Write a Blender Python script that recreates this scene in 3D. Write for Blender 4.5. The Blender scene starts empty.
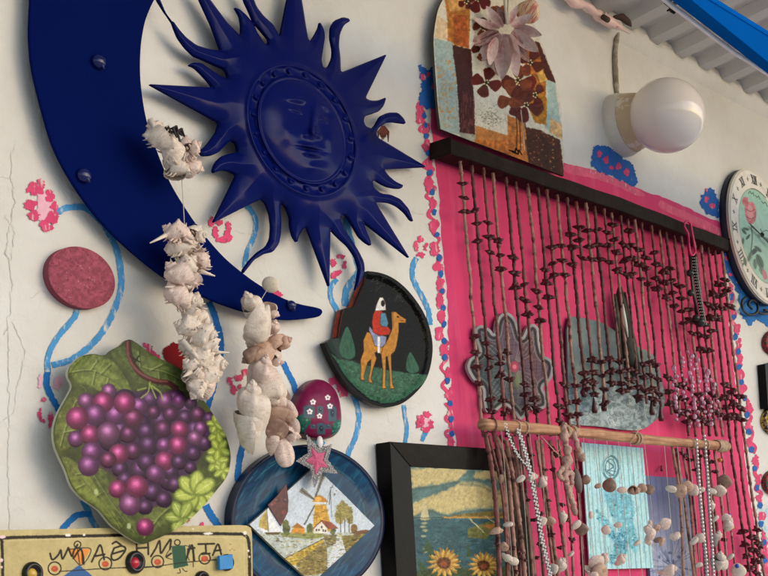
import bpy, math, random
import numpy as np
from mathutils import Vector, Matrix
from math import sin, cos, pi, radians, sqrt

random.seed(7); RNG = np.random.default_rng(11)
SC = bpy.context.scene
COL = SC.collection

# ------------------------------------------------------------------ camera
# the wall is the plane y = 0 (x along it, z up); the camera stands 1.3 m in front of it
DIST = 1.3; CAMZ = 1.55
_v1 = np.array((1544.0 - 384, 523.0 - 288)); _v2 = np.array((8.0 - 384, -5812.0 - 288))
FPX = float(np.sqrt(-(_v1 @ _v2)))
CX = np.array([*_v1, FPX]); CX /= np.linalg.norm(CX)
CZ = np.array([*_v2, FPX]); CZ /= np.linalg.norm(CZ)
CY = np.cross(CZ, CX)
CAM = np.array((0.0, -DIST, CAMZ))
# rows of R turn camera coordinates (right, down, forward) into the world
R_WC = np.array([CX, CY, CZ])
cam_d = bpy.data.cameras.new('camera'); cam_o = bpy.data.objects.new('camera', cam_d); COL.objects.link(cam_o)
right, down, fwd = R_WC[:, 0], R_WC[:, 1], R_WC[:, 2]
M = Matrix([[right[i], -down[i], -fwd[i], CAM[i]] for i in range(3)] + [[0, 0, 0, 1]])
cam_o.matrix_world = M
cam_d.sensor_width = 36; cam_d.lens = 36 * FPX / 768; cam_d.clip_end = 500; cam_d.clip_start = 0.05
SC.camera = cam_o

# ------------------------------------------------------------------ sky, sun, exposure
w = bpy.data.worlds.new('World'); SC.world = w; w.use_nodes = True
nt = w.node_tree; bg = nt.nodes['Background']
sky = nt.nodes.new('ShaderNodeTexSky'); sky.sky_type = 'NISHITA'; sky.sun_disc = False
SUN_EL, SUN_AZ = radians(20), radians(24)          # AZ: from the wall normal towards the right of the wall
sky.sun_elevation = SUN_EL
sky.air_density = 1.0; sky.dust_density = 0.8; sky.ozone_density = 1.2
nt.links.new(sky.outputs[0], bg.inputs[0]); bg.inputs[1].default_value = 0.15
sd = bpy.data.lights.new('sun', 'SUN'); so = bpy.data.objects.new('sun', sd); COL.objects.link(so)
to_sun = Vector((sin(SUN_AZ) * cos(SUN_EL), -cos(SUN_AZ) * cos(SUN_EL), sin(SUN_EL)))
so.rotation_euler = to_sun.to_track_quat('Z', 'Y').to_euler(); so.location = (2, -4, 4)
sky.sun_rotation = math.atan2(to_sun.x, to_sun.y)
sd.energy = 0.62; sd.angle = radians(80); sd.color = (1.0, 0.97, 0.93)
SC.view_settings.view_transform = 'Standard'; SC.view_settings.look = 'None'
SC.view_settings.exposure = 0.60; SC.view_settings.gamma = 1.0
SC.cycles.max_bounces = 6; SC.cycles.use_denoising = True

# ------------------------------------------------------------------ projection helpers
def P(x, y, d=0.0):
    """the place on the plane d metres in front of the wall that the photograph shows at (x, y); arrays allowed"""
    x = np.asarray(x, float); y = np.asarray(y, float); d = np.asarray(d, float)
    cam = np.stack([x - 384, y - 288, np.full(np.broadcast(x, y).shape, FPX)], -1)
    wd = cam @ R_WC.T
    t = (DIST - d) / wd[..., 1]
    return wd * t[..., None] + CAM
def PX(p):
    q = (np.asarray(p, float) - CAM) @ R_WC
    return 384 + FPX * q[..., 0] / q[..., 2], 288 + FPX * q[..., 1] / q[..., 2]
def mpp(x, y, d=0.0):
    """metres per photograph pixel at this spot"""
    p = P(x, y, d); return float(np.linalg.norm(p - CAM)) / sqrt(FPX ** 2 + (x - 384) ** 2 + (y - 288) ** 2)
def lin(c):
    c = np.asarray(c, float) / 255.0
    return np.where(c <= .04045, c / 12.92, ((c + .055) / 1.055) ** 2.4)
KALB = np.array((1.10, 1.11, 1.14))
def alb(c):
    return np.clip(lin(c) * KALB, 0.002, 0.86)

# ------------------------------------------------------------------ noise on arrays
_G = RNG.random((256, 256))
def vnoise(x, y, seed=0):
    x = np.asarray(x, float) + seed * 37.7; y = np.asarray(y, float) + seed * 19.3
    xi = np.floor(x).astype(int); yi = np.floor(y).astype(int); fx = x - xi; fy = y - yi
    fx = fx * fx * (3 - 2 * fx); fy = fy * fy * (3 - 2 * fy)
    g = lambda a, b: _G[a & 255, b & 255]
    return (g(xi, yi) * (1 - fx) + g(xi + 1, yi) * fx) * (1 - fy) + (g(xi, yi + 1) * (1 - fx) + g(xi + 1, yi + 1) * fx) * fy
def fbm(x, y, seed=0, o=4):
    s = 0; a = .5; t = 0
    for k in range(o):
        s = s + a * vnoise(x * 2 ** k, y * 2 ** k, seed + k); t += a; a *= .55
    return s / t
def sst(a, b, x):
    t = np.clip((x - a) / (b - a), 0, 1); return t * t * (3 - 2 * t)
def seg_dist(px, py, pts, closed=False):
    pts = np.asarray(pts, float); A = pts if closed else pts[:-1]; B = np.roll(pts, -1, 0) if closed else pts[1:]
    best = np.full(px.shape, 1e9); tt = np.zeros(px.shape); L0 = 0; bx = np.zeros(px.shape); by = np.zeros(px.shape)
    for a, b in zip(A, B):
        ab = b - a; l2 = ab @ ab + 1e-12; l = sqrt(l2)
        t = np.clip(((px - a[0]) * ab[0] + (py - a[1]) * ab[1]) / l2, 0, 1)
        qx = a[0] + t * ab[0]; qy = a[1] + t * ab[1]
        dd = (px - qx) ** 2 + (py - qy) ** 2
        m = dd < best
        best = np.where(m, dd, best); tt = np.where(m, L0 + t * l, tt); bx = np.where(m, qx, bx); by = np.where(m, qy, by)
        L0 += l
    return np.sqrt(best), tt, bx, by
def inside(px, py, pts):
    pts = np.asarray(pts, float); r = np.zeros(px.shape, bool); n = len(pts)
    for i in range(n):
        (x1, y1), (x2, y2) = pts[i], pts[(i + 1) % n]
        if y1 == y2: continue
        c = ((y1 > py) != (y2 > py)) & (px < (x2 - x1) * (py - y1) / (y2 - y1) + x1)
        r ^= c
    return r
def smooth(pts, n=2, closed=True):
    """Chaikin rounding that keeps to the outline"""
    p = np.asarray(pts, float)
    for _ in range(n):
        if closed:
            q = np.roll(p, -1, 0); p = np.stack([.78 * p + .22 * q, .22 * p + .78 * q], 1).reshape(-1, 2)
        else:
            a, b = p[:-1], p[1:]; m = np.stack([.75 * a + .25 * b, .25 * a + .75 * b], 1).reshape(-1, 2); p = np.vstack([p[:1], m, p[-1:]])
    return p
def spline(pts, step=1.5):
    """Catmull-Rom through open points, sampled every step px"""
    p = np.asarray(pts, float)
    if len(p) < 3: 
        n = max(2, int(np.linalg.norm(p[-1] - p[0]) / step)); t = np.linspace(0, 1, n)[:, None]; return p[0] * (1 - t) + p[-1] * t
    q = np.vstack([2 * p[0] - p[1], p, 2 * p[-1] - p[-2]]); out = []
    for i in range(1, len(q) - 2):
        n = max(2, int(np.linalg.norm(q[i + 1] - q[i]) / step)); t = np.linspace(0, 1, n, endpoint=False)[:, None]
        a, b, c, d = q[i - 1], q[i], q[i + 1], q[i + 2]
        out.append(.5 * ((2 * b) + (c - a) * t + (2 * a - 5 * b + 4 * c - d) * t * t + (3 * b - a - 3 * c + d) * t ** 3))
    out.append(p[-1:]); return np.vstack(out)

# ------------------------------------------------------------------ materials
def mat(name, col, rough=.6, metal=0.0, var=.12, vscale=30, bump=.0, bscale=60, coat=0.0, col2=None, mask=(0.45, 0.6), mscale=12, mstretch=None, trans=0.0, raw=False, spec=.25):
    m = bpy.data.materials.get(name)
    if m: return m
    m = bpy.data.materials.new(name); m.use_nodes = True; t = m.node_tree; b = t.nodes['Principled BSDF']
    c = tuple(col) if raw else tuple(alb(col))
    tc = t.nodes.new('ShaderNodeTexCoord')
    n = t.nodes.new('ShaderNodeTexNoise'); n.inputs['Scale'].default_value = vscale; n.inputs['Detail'].default_value = 6
    t.links.new(tc.outputs['Object'], n.inputs['Vector'])
    r = t.nodes.new('ShaderNodeValToRGB'); t.links.new(n.outputs['Fac'], r.inputs[0])
    r.color_ramp.elements[0].position = .3; r.color_ramp.elements[1].position = .7
    r.color_ramp.elements[0].color = (*[x * (1 - var) for x in c], 1); r.color_ramp.elements[1].color = (*[min(.9, x * (1 + var)) for x in c], 1)
    out = r.outputs[0]
    if col2 is not None:
        c2 = tuple(alb(col2)); mp = t.nodes.new('ShaderNodeMapping'); t.links.new(tc.outputs['Object'], mp.inputs[0])
        if mstretch: mp.inputs['Scale'].default_value = mstretch
        n2 = t.nodes.new('ShaderNodeTexNoise'); n2.inputs['Scale'].default_value = mscale; n2.inputs['Detail'].default_value = 8; n2.inputs['Roughness'].default_value = .65
        t.links.new(mp.outputs[0], n2.inputs['Vector'])
        r2 = t.nodes.new('ShaderNodeValToRGB'); r2.color_ramp.elements[0].position, r2.color_ramp.elements[1].position = mask
        t.links.new(n2.outputs['Fac'], r2.inputs[0])
        mx = t.nodes.new('ShaderNodeMixRGB'); t.links.new(r2.outputs[0], mx.inputs[0]); t.links.new(out, mx.inputs[1]); mx.inputs[2].default_value = (*c2, 1); out = mx.outputs[0]
    t.links.new(out, b.inputs['Base Color'])
    b.inputs['Roughness'].default_value = rough; b.inputs['Metallic'].default_value = metal; b.inputs['Coat Weight'].default_value = coat * .6
    b.inputs['Coat Roughness'].default_value = .15; b.inputs['Specular IOR Level'].default_value = spec
    if trans: b.inputs['Transmission Weight'].default_value = trans
    if bump:
        nb = t.nodes.new('ShaderNodeTexNoise'); nb.inputs['Scale'].default_value = bscale; nb.inputs['Detail'].default_value = 8
        t.links.new(tc.outputs['Object'], nb.inputs['Vector'])
        bp = t.nodes.new('ShaderNodeBump'); bp.inputs['Strength'].default_value = bump; bp.inputs['Distance'].default_value = .004
        t.links.new(nb.outputs['Fac'], bp.inputs['Height']); t.links.new(bp.outputs[0], b.inputs['Normal'])
    return m
def art_mat(name, rough=.5, coat=0.0, bump=.08, bscale=250, metal=0.0, spec=.10):
    coat *= .3
    """takes its colour from the piece's own print (a colour per vertex) with fine procedural grain over it"""
    m = bpy.data.materials.get(name)
    if m: return m
    m = bpy.data.materials.new(name); m.use_nodes = True; t = m.node_tree; b = t.nodes['Principled BSDF']
    a = t.nodes.new('ShaderNodeAttribute'); a.attribute_name = 'Col'
    tc = t.nodes.new('ShaderNodeTexCoord'); n = t.nodes.new('ShaderNodeTexNoise'); n.inputs['Scale'].default_value = bscale; n.inputs['Detail'].default_value = 5
    t.links.new(tc.outputs['Object'], n.inputs['Vector'])
    mr = t.nodes.new('ShaderNodeMapRange'); mr.inputs['To Min'].default_value = .82; mr.inputs['To Max'].default_value = 1.15; t.links.new(n.outputs['Fac'], mr.inputs[0])
    mx = t.nodes.new('ShaderNodeMixRGB'); mx.blend_type = 'MULTIPLY'; mx.inputs[0].default_value = 1; t.links.new(a.outputs['Color'], mx.inputs[1]); t.links.new(mr.outputs[0], mx.inputs[2])
    t.links.new(mx.outputs[0], b.inputs['Base Color']); b.inputs['Roughness'].default_value = rough; b.inputs['Coat Weight'].default_value = coat
    b.inputs['Coat Roughness'].default_value = .12; b.inputs['Metallic'].default_value = metal; b.inputs['Specular IOR Level'].default_value = spec
    bp = t.nodes.new('ShaderNodeBump'); bp.inputs['Strength'].default_value = bump; bp.inputs['Distance'].default_value = .003
    t.links.new(n.outputs['Fac'], bp.inputs['Height']); t.links.new(bp.outputs[0], b.inputs['Normal'])
    return m

# ------------------------------------------------------------------ objects
def thing(name, label, cat, loc=(0, 0, 0), group=None):
    o = bpy.data.objects.new(name, None); COL.objects.link(o); o.location = [float(v) for v in loc]; o.empty_display_size = .05
    return tag(o, label, cat, group)
def tag(o, label=None, cat=None, group=None, kind=None):
    if label: o['label'] = label
    if cat: o['category'] = cat
    if group: o['group'] = group
    if kind: o['kind'] = kind
    return o
def obj(name, me, parent=None, material=None, kind=None):
    o = bpy.data.objects.new(name, me); COL.objects.link(o)
    if material: 
        if len(me.materials) == 0: me.materials.append(material)
    if parent:
        o.parent = parent; o.matrix_parent_inverse = Matrix.Translation(-parent.location)
    if kind: o['kind'] = kind
    return o
def mk(name, V, F, parent=None, material=None, smooth_=False, kind=None, extra=()):
    V = np.asarray(V, float)
    me = bpy.data.meshes.new(name); me.from_pydata(V.tolist(), [], [tuple(int(i) for i in f) for f in F])
    if smooth_: me.polygons.foreach_set('use_smooth', [True] * len(me.polygons))
    for m in ([material] if material else []) + list(extra): me.materials.append(m)
    me.update(); return obj(name, me, parent, None, kind)
def fast_mesh(name, V, Q, cols=None, smooth_=True):
    """all-quad mesh from arrays"""
    me = bpy.data.meshes.new(name); nq = len(Q)
    me.vertices.add(len(V)); me.vertices.foreach_set('co', np.asarray(V, np.float32).ravel())
    me.loops.add(nq * 4); me.loops.foreach_set('vertex_index', np.asarray(Q, np.int32).ravel())
    me.polygons.add(nq); me.polygons.foreach_set('loop_start', np.arange(0, nq * 4, 4, dtype=np.int32))
    me.polygons.foreach_set('use_smooth', np.full(nq, smooth_))
    if cols is not None:
        a = me.color_attributes.new('Col', 'FLOAT_COLOR', 'POINT')
        c = np.ones((len(V), 4), np.float32); c[:, :3] = cols; a.data.foreach_set('color', c.ravel())
    me.update(calc_edges=True); me.validate(); return me

class Canvas:
    """a print or a painting: colour and relief sampled on a grid laid over the piece"""
    def __init__(s, outline, res=2.0, base=(200, 200, 200)):
        o = np.asarray(outline, float); s.out = o; s.res = res
        x0, y0 = o.min(0) - 1 / res; x1, y1 = o.max(0) + 1 / res
        s.nx = int((x1 - x0) * res) + 2; s.ny = int((y1 - y0) * res) + 2
        s.x0, s.y0 = x0, y0
        s.X, s.Y = np.meshgrid(x0 + np.arange(s.nx) / res, y0 + np.arange(s.ny) / res)
        s.C = np.ones((s.ny, s.nx, 3)) * np.array(base, float); s.H = np.zeros((s.ny, s.nx))
    def win(s, x0, y0, x1, y1):
        i0 = max(0, int((x0 - s.x0) * s.res)); i1 = min(s.nx, int((x1 - s.x0) * s.res) + 2)
        j0 = max(0, int((y0 - s.y0) * s.res)); j1 = min(s.ny, int((y1 - s.y0) * s.res) + 2)
        return slice(j0, max(j0, j1)), slice(i0, max(i0, i1))
    def put(s, w, a, col, h=0):
        a = np.clip(a, 0, 1)[..., None]; col = np.asarray(col, float)
        s.C[w] = s.C[w] * (1 - a) + col * a
        if h: s.H[w] += a[..., 0] * h
    def poly(s, pts, col, edge=.5, rag=0, rs=.5, alpha=1, h=0, var=0, seed=0, rnd=0):
        pts = np.asarray(pts, float)
        if rnd: pts = smooth(pts, rnd)
        m = 1 + rag; w = s.win(*(pts.min(0) - m), *(pts.max(0) + m)); X, Y = s.X[w], s.Y[w]
        if X.size == 0: return
        d, _, _, _ = seg_dist(X, Y, pts, True); sd = np.where(inside(X, Y, pts), d, -d)
        if rag: sd = sd + (fbm(X * rs, Y * rs, seed, 3) - .5) * 2 * rag
        a = sst(-edge, edge, sd) * alpha
        c = np.asarray(col, float)
        if var: c = c * (1 + (fbm(X * .35, Y * .35, seed + 5)[..., None] - .5) * 2 * var)
        s.put(w, a, c, h)
    def line(s, pts, wd, col, edge=.4, rag=0, alpha=1, h=0, taper=False, dry=0, seed=0, cr=True):
        pts = spline(pts) if cr and len(pts) > 2 else np.asarray(pts, float)
        w = s.win(*(pts.min(0) - wd - 1), *(pts.max(0) + wd + 1)); X, Y = s.X[w], s.Y[w]
        if X.size == 0: return
        d, t, _, _ = seg_dist(X, Y, pts); L = np.sum(np.linalg.norm(np.diff(pts, axis=0), axis=1))
        r = wd / 2 * (np.sin(np.clip(t / L, 0.02, .98) * pi) ** .6 if taper else 1)
        if rag: d = d + (fbm(X * .8, Y * .8, seed, 2) - .5) * 2 * rag
        a = sst(edge, -edge, d - r) * alpha
        if dry: a = a * sst(.5 - dry * .4, .6, fbm(X * .9 + t * .02, Y * .9, seed + 3, 3) + .12)
        s.put(w, a, col, h)
    def ell(s, cx, cy, rx, ry, col, ang=0, edge=.5, alpha=1, h=0, dome=0, soft=False):
        m = max(rx, ry) + 1.5; w = s.win(cx - m, cy - m, cx + m, cy + m); X, Y = s.X[w] - cx, s.Y[w] - cy
        if X.size == 0: return
        c, n = cos(ang), sin(ang); u = (X * c + Y * n) / rx; v = (-X * n + Y * c) / ry; q = np.sqrt(u * u + v * v)
        a = np.exp(-q * q * 1.5) * alpha if soft else sst(edge, -edge, (q - 1) * min(rx, ry)) * alpha
        s.put(w, a, col, h)
        if dome: s.H[w] = np.maximum(s.H[w], dome * np.sqrt(np.clip(1 - q * q, 0, 1)))
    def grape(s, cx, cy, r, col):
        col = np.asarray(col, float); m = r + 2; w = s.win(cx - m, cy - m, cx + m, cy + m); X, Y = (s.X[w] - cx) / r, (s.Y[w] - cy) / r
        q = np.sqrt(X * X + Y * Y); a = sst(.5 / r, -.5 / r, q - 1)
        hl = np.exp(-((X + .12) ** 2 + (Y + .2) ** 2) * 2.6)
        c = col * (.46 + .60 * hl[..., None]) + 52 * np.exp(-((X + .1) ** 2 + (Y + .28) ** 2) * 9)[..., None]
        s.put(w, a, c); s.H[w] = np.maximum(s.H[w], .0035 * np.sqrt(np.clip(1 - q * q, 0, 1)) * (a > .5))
    def speck(s, n, cols, r=(.4, .9), region=None, alpha=.8):
        for _ in range(n):
            x = s.x0 + random.random() * s.nx / s.res; y = s.y0 + random.random() * s.ny / s.res
            if region is not None and not region(x, y): continue
            s.ell(x, y, random.uniform(*r), random.uniform(*r), random.choice(cols), alpha=alpha)
    def painterly(s, amp=.8, sc=.45, var=.10, seed=0, stretch=2.5):
        """brushwork: the drawing is dragged about by small strokes and its tone varies from stroke to stroke"""
        dx = (fbm(s.X * sc / stretch, s.Y * sc, seed + 11, 3) - .5) * 3.2 * amp * s.res; dy = (fbm(s.X * sc, s.Y * sc / stretch + 50, seed + 12, 3) - .5) * 3.2 * amp * s.res
        jj, ii = np.meshgrid(np.arange(s.ny), np.arange(s.nx), indexing='ij')
        s.C = s.C[np.clip((jj + dy).round().astype(int), 0, s.ny - 1), np.clip((ii + dx).round().astype(int), 0, s.nx - 1)]
        n = fbm(s.X * .9 + s.Y * .35, s.Y * .5 - s.X * .2, seed + 20, 3)
        s.C = s.C * (1 + (n[..., None] - .5) * 2 * var); s.H = s.H + (n - .5) * .0006
    def mottle(s, amt=.1, sc=.2, seed=0):
        s.C *= (1 + (fbm(s.X * sc, s.Y * sc, seed)[..., None] - .5) * 2 * amt)

def relief(name, cv, d, thick, material, parent=None, side=None, hfun=None, inward=0):
    """turn a canvas into a solid piece: front sheet following the outline, sides back towards the wall, a back sheet"""
    out = cv.out; X, Y = cv.X.copy(), cv.Y.copy(); ins = inside(X, Y, out)
    cell = ins[:-1, :-1] | ins[1:, :-1] | ins[:-1, 1:] | ins[1:, 1:]
    use = np.zeros(ins.shape, bool)
    for a in (slice(None, -1), slice(1, None)):
        for b in (slice(None, -1), slice(1, None)): use[a, b] |= cell
    m = use & ~ins
    dx, _, bx, by = seg_dist(X[m], Y[m], out, True); X[m] = bx; Y[m] = by
    H = cv.H if hfun is None else hfun(X, Y, ins)
    D = d + H
    W = P(X, Y, D); idx = -np.ones(ins.shape, int); idx[use] = np.arange(use.sum())
    V = W[use]; C = alb(np.clip(cv.C, 0, 255))[use]
    j, i = np.nonzero(cell)
    Q = np.stack([idx[j, i], idx[j + 1, i], idx[j + 1, i + 1], idx[j, i + 1]], 1)
    # sides and back
    n0 = len(V); o = np.asarray(out); f = P(o[:, 0], o[:, 1], np.full(len(o), d + 1e-4)); 
    b = f.copy(); b[:, 1] = -(d - thick)
    me = fast_mesh(name, V, Q, C); me.materials.append(material)
    ob = obj(name, me, parent)
    n = len(o); SV = np.vstack([f, b]); SF = [(k, (k + 1) % n, n + (k + 1) % n, n + k) for k in range(n)] + [tuple(range(n, 2 * n))]
    sname = 'edge' if parent is not None else 'side_edge'
    e = mk(sname, SV, SF, parent if parent is not None else ob, side or material)
    if side is None:
        at = e.data.color_attributes.new('Col', 'FLOAT_COLOR', 'POINT'); mc = C.mean(0)
        at.data.foreach_set('color', np.tile(np.array([*mc, 1], np.float32), 2 * n))
    return ob
def slab(name, pts, d, thick, material, parent=None, bev=.0, kind=None):
    """flat plate with a small chamfer; outline in photograph coordinates on the plane d in front of the wall"""
    p = np.asarray(pts, float); f = P(p[:, 0], p[:, 1], np.full(len(p), d)); n = len(p)
    b = f.copy(); b[:, 1] = -(d - thick)
    if bev:
        c = f.mean(0); nrm = []
        a2 = np.roll(f, 1, 0); a3 = np.roll(f, -1, 0); tg = a3 - a2; nn = np.stack([tg[:, 2], tg[:, 1] * 0, -tg[:, 0]], 1); nn /= np.linalg.norm(nn, axis=1)[:, None] + 1e-9
        area = np.sum(f[:, 0] * np.roll(f[:, 2], -1) - np.roll(f[:, 0], -1) * f[:, 2]); nn *= -1 if area > 0 else 1
        inn = f + nn * bev; mid = f.copy(); mid[:, 1] += bev
        V = np.vstack([inn, mid, b]); F = [tuple(range(n))] + [(k, (k + 1) % n, n + (k + 1) % n, n + k) for k in range(n)] + [(n + k, n + (k + 1) % n, 2 * n + (k + 1) % n, 2 * n + k) for k in range(n)] + [tuple(range(2 * n, 3 * n))]
    else:
        V = np.vstack([f, b]); F = [tuple(range(n))] + [(k, (k + 1) % n, n + (k + 1) % n, n + k) for k in range(n)] + [tuple(range(n, 2 * n))]
    return mk(name, V, F, parent, material, False, kind)
def wbox(a, b):
    """8 corners of an axis-aligned box and its faces"""
    (x0, y0, z0), (x1, y1, z1) = a, b
    return [(x0, y0, z0), (x1, y0, z0), (x1, y1, z0), (x0, y1, z0), (x0, y0, z1), (x1, y0, z1), (x1, y1, z1), (x0, y1, z1)], [(0, 3, 2, 1), (4, 5, 6, 7), (0, 1, 5, 4), (1, 2, 6, 5), (2, 3, 7, 6), (3, 0, 4, 7)]
def tube_arr(pts, rad, sides=8, cap=True):
    p = np.asarray(pts, float); n = len(p); rad = np.broadcast_to(np.asarray(rad, float), (n,))
    t = np.gradient(p, axis=0); t /= np.linalg.norm(t, axis=1)[:, None] + 1e-12
    up = np.array((0, 1.0, 0)) if abs(t[0][1]) < .9 else np.array((1.0, 0, 0)); V = []
    a = np.cross(t[0], up); a /= np.linalg.norm(a)
    for k in range(n):
        a = a - t[k] * (a @ t[k]); a /= np.linalg.norm(a) + 1e-12; b = np.cross(t[k], a)
        for s in range(sides):
            g = 2 * pi * s / sides; V.append(p[k] + rad[k] * (cos(g) * a + sin(g) * b))
    F = [(k * sides + s, k * sides + (s + 1) % sides, (k + 1) * sides + (s + 1) % sides, (k + 1) * sides + s) for k in range(n - 1) for s in range(sides)]
    if cap: F += [tuple(range(sides))[::-1], tuple((n - 1) * sides + s for s in range(sides))]
    return V, F
def tube(name, pts, rad, material, parent=None, sides=8, kind=None):
    V, F = tube_arr(pts, rad, sides); return mk(name, V, F, parent, material, True, kind)
def join(parts):
    V = []; F = []
    for v, f in parts:
        o = len(V); V += [tuple(x) for x in v]; F += [tuple(i + o for i in q) for q in f]
    return V, F
def sphere_arr(c, r, seg=10, rings=7, sc=(1, 1, 1)):
    V = [(c[0], c[1], c[2] + r * sc[2])]
    for i in range(1, rings):
        a = pi * i / rings
        for s in range(seg):
            g = 2 * pi * s / seg; V.append((c[0] + r * sc[0] * sin(a) * cos(g), c[1] + r * sc[1] * sin(a) * sin(g), c[2] + r * sc[2] * cos(a)))
    V.append((c[0], c[1], c[2] - r * sc[2])); F = [(0, 1 + s, 1 + (s + 1) % seg) for s in range(seg)]
    for i in range(rings - 2):
        for s in range(seg): a = 1 + i * seg; F.append((a + s, a + seg + s, a + seg + (s + 1) % seg, a + (s + 1) % seg))
    L = len(V) - 1; a = 1 + (rings - 2) * seg; F += [(L, a + (s + 1) % seg, a + s) for s in range(seg)]
    return V, F
def xf(V, mtx):
    return [tuple(mtx @ Vector(v)) for v in V]
R3 = Matrix([[right[i], -down[i], -fwd[i]] for i in range(3)])
def face_mat(ang=0, tilt=0, roll=0):
    """rotation that lays a shape's long axis (local z) along image angle ang (0 = up, clockwise), tilted towards the viewer, rolled about itself"""
    return (R3 @ Matrix.Rotation(-ang, 3, 'Z') @ Matrix.Rotation(tilt, 3, 'X') @ Matrix.Rotation(-pi / 2, 3, 'X') @ Matrix.Rotation(roll, 3, 'Z'))
def place(o, x, y, d, size_px, ang=0, tilt=0, roll=0, parent=None, sc=(1, 1, 1)):
    """put a unit-sized shape so that it spans size_px in the photograph"""
    k = mpp(x, y, d) * size_px
    o.matrix_world = Matrix.Translation(Vector(P(x, y, d))) @ face_mat(ang, tilt, roll).to_4x4() @ Matrix.Diagonal((k * sc[0], k * sc[1], k * sc[2], 1))
    if parent:
        mw = o.matrix_world.copy(); o.parent = parent; o.matrix_parent_inverse = Matrix.Translation(-parent.location); o.matrix_basis = mw
    return o
def rag_outline(pts, amp, step=1.2, seed=0, closed=True):
    p = spline(list(pts) + ([pts[0]] if closed else []), step)
    if closed: p = p[:-1]
    t = np.roll(p, -1, 0) - np.roll(p, 1, 0); n = np.stack([t[:, 1], -t[:, 0]], 1); n /= np.linalg.norm(n, axis=1)[:, None] + 1e-9
    k = np.arange(len(p)); a = (vnoise(k * .9, k * 0 + seed * 3.1) - .5) * 2 * amp + (vnoise(k * .25, k * 0 + seed * 1.7 + 9) - .5) * 2 * amp
    return p + n * a[:, None]
def blob_sheet(polys, d):
    V = []; F = []
    for k, p in enumerate(polys):
        if np.sum(p[:, 0] * np.roll(p[:, 1], -1) - np.roll(p[:, 0], -1) * p[:, 1]) > 0: p = p[::-1]
        q = P(p[:, 0], p[:, 1], np.full(len(p), d * .45 + .00006 * (k % 9))); o = len(V); V += q.tolist(); F.append(tuple(range(o, o + len(q))))
    return V, F
# ================================================================== the setting
m_ground = mat('patio_concrete', (196, 188, 178), .85, var=.15, vscale=2, bump=.3, bscale=8)
mk('ground', [(-60, -60, -.35), (60, -60, -.35), (60, 60, -.35), (-60, 60, -.35)], [(0, 1, 2, 3)], None, m_ground, kind='structure')

# plastered wall, its bumps and brush marks as relief in the material
def wall_material():
    m = bpy.data.materials.new('old_white_plaster'); m.use_nodes = True; t = m.node_tree; b = t.nodes['Principled BSDF']; L = t.links
    tc = t.nodes.new('ShaderNodeTexCoord')
    def noise(s, d=6, r=.6, w=0.0):
        n = t.nodes.new('ShaderNodeTexNoise'); n.inputs['Scale'].default_value = s; n.inputs['Detail'].default_value = d; n.inputs['Roughness'].default_value = r; n.inputs['Distortion'].default_value = w
        L.new(tc.outputs['Object'], n.inputs['Vector']); return n.outputs['Fac']
    def ramp(src, a, ca, b_, cb):
        r = t.nodes.new('ShaderNodeValToRGB'); L.new(src, r.inputs[0]); r.color_ramp.elements[0].position = a; r.color_ramp.elements[1].position = b_
        r.color_ramp.elements[0].color = (*ca, 1); r.color_ramp.elements[1].color = (*cb, 1); return r.outputs[0]
    def mix(f, a, c, mode='MIX', k=None):
        x = t.nodes.new('ShaderNodeMixRGB'); x.blend_type = mode
        if k is None: L.new(f, x.inputs[0])
        else: x.inputs[0].default_value = k
        L.new(a, x.inputs[1])
        if isinstance(c, tuple): x.inputs[2].default_value = (*c, 1)
        else: L.new(c, x.inputs[2])
        return x.outputs[0]
    c = ramp(noise(3.2, 5), .32, tuple(alb((194, 189, 178))), .68, tuple(alb((214, 210, 203))))
    c = mix(ramp(noise(9, 8, .7, .6), .55, (0, 0, 0), .78, (.55, .55, .55)), c, tuple(alb((192, 184, 171))))
    c = mix(ramp(noise(160, 3), .70, (0, 0, 0), .76, (.6, .6, .6)), c, tuple(alb((140, 125, 108))))
    L.new(c, b.inputs['Base Color']); b.inputs['Roughness'].default_value = .62
    def bump(src, s, dist, prev=None):
        n = t.nodes.new('ShaderNodeBump'); n.inputs['Strength'].default_value = s; n.inputs['Distance'].default_value = dist; L.new(src, n.inputs['Height'])
        if prev: L.new(prev, n.inputs['Normal'])
        return n.outputs[0]
    n = bump(noise(5, 6, .5), .5, .025); n = bump(noise(40, 8, .65, .8), .5, .003, n); n = bump(ramp(noise(22, 4, .5, 1.5), .56, (0, 0, 0), .66, (1, 1, 1)), .28, .0016, n)
    L.new(n, b.inputs['Normal']); return m
m_wall = wall_material()
wall = thing('plaster_wall', 'off white plastered wall with painted flowers and a pink painted panel', 'wall', (0, 0, -.35))
zt = float(P(650, 45)[2]) + .002                                     # where the metal roof meets the wall
V, F = wbox((-2.5, 0, -.35), (7, .22, zt + .25)); mk('plaster', V, F, wall, m_wall)

def paint(name, d, colour, dry=.0, rough=.65, thin=(205, 199, 187)):
    return mat('paint_' + name, colour, rough, var=.14, vscale=45, bump=.25, bscale=90, col2=thin if dry else None, mask=(.70 - dry * .36, .80 - dry * .30), mscale=110, mstretch=(1, 1, .45), spec=.1)
m_blue = paint('sky_blue', 0, (72, 140, 188), .45); m_blue2 = paint('strong_blue', 0, (38, 108, 172), .1); m_dblue = paint('deep_blue', 0, (40, 92, 158), .2)
m_pink = paint('flower_pink', 0, (206, 70, 108), .35); m_lpink = paint('pale_pink', 0, (222, 168, 180), .4); m_red = paint('dark_red', 0, (112, 2, 16), .1)
m_panel = mat('pink_wall_paint', (210, 62, 106), .6, var=.09, vscale=7, bump=.5, bscale=14, col2=(220, 92, 128), mask=(.5, .75), mscale=6, mstretch=(5, 1, .6), spec=.1)

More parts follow.
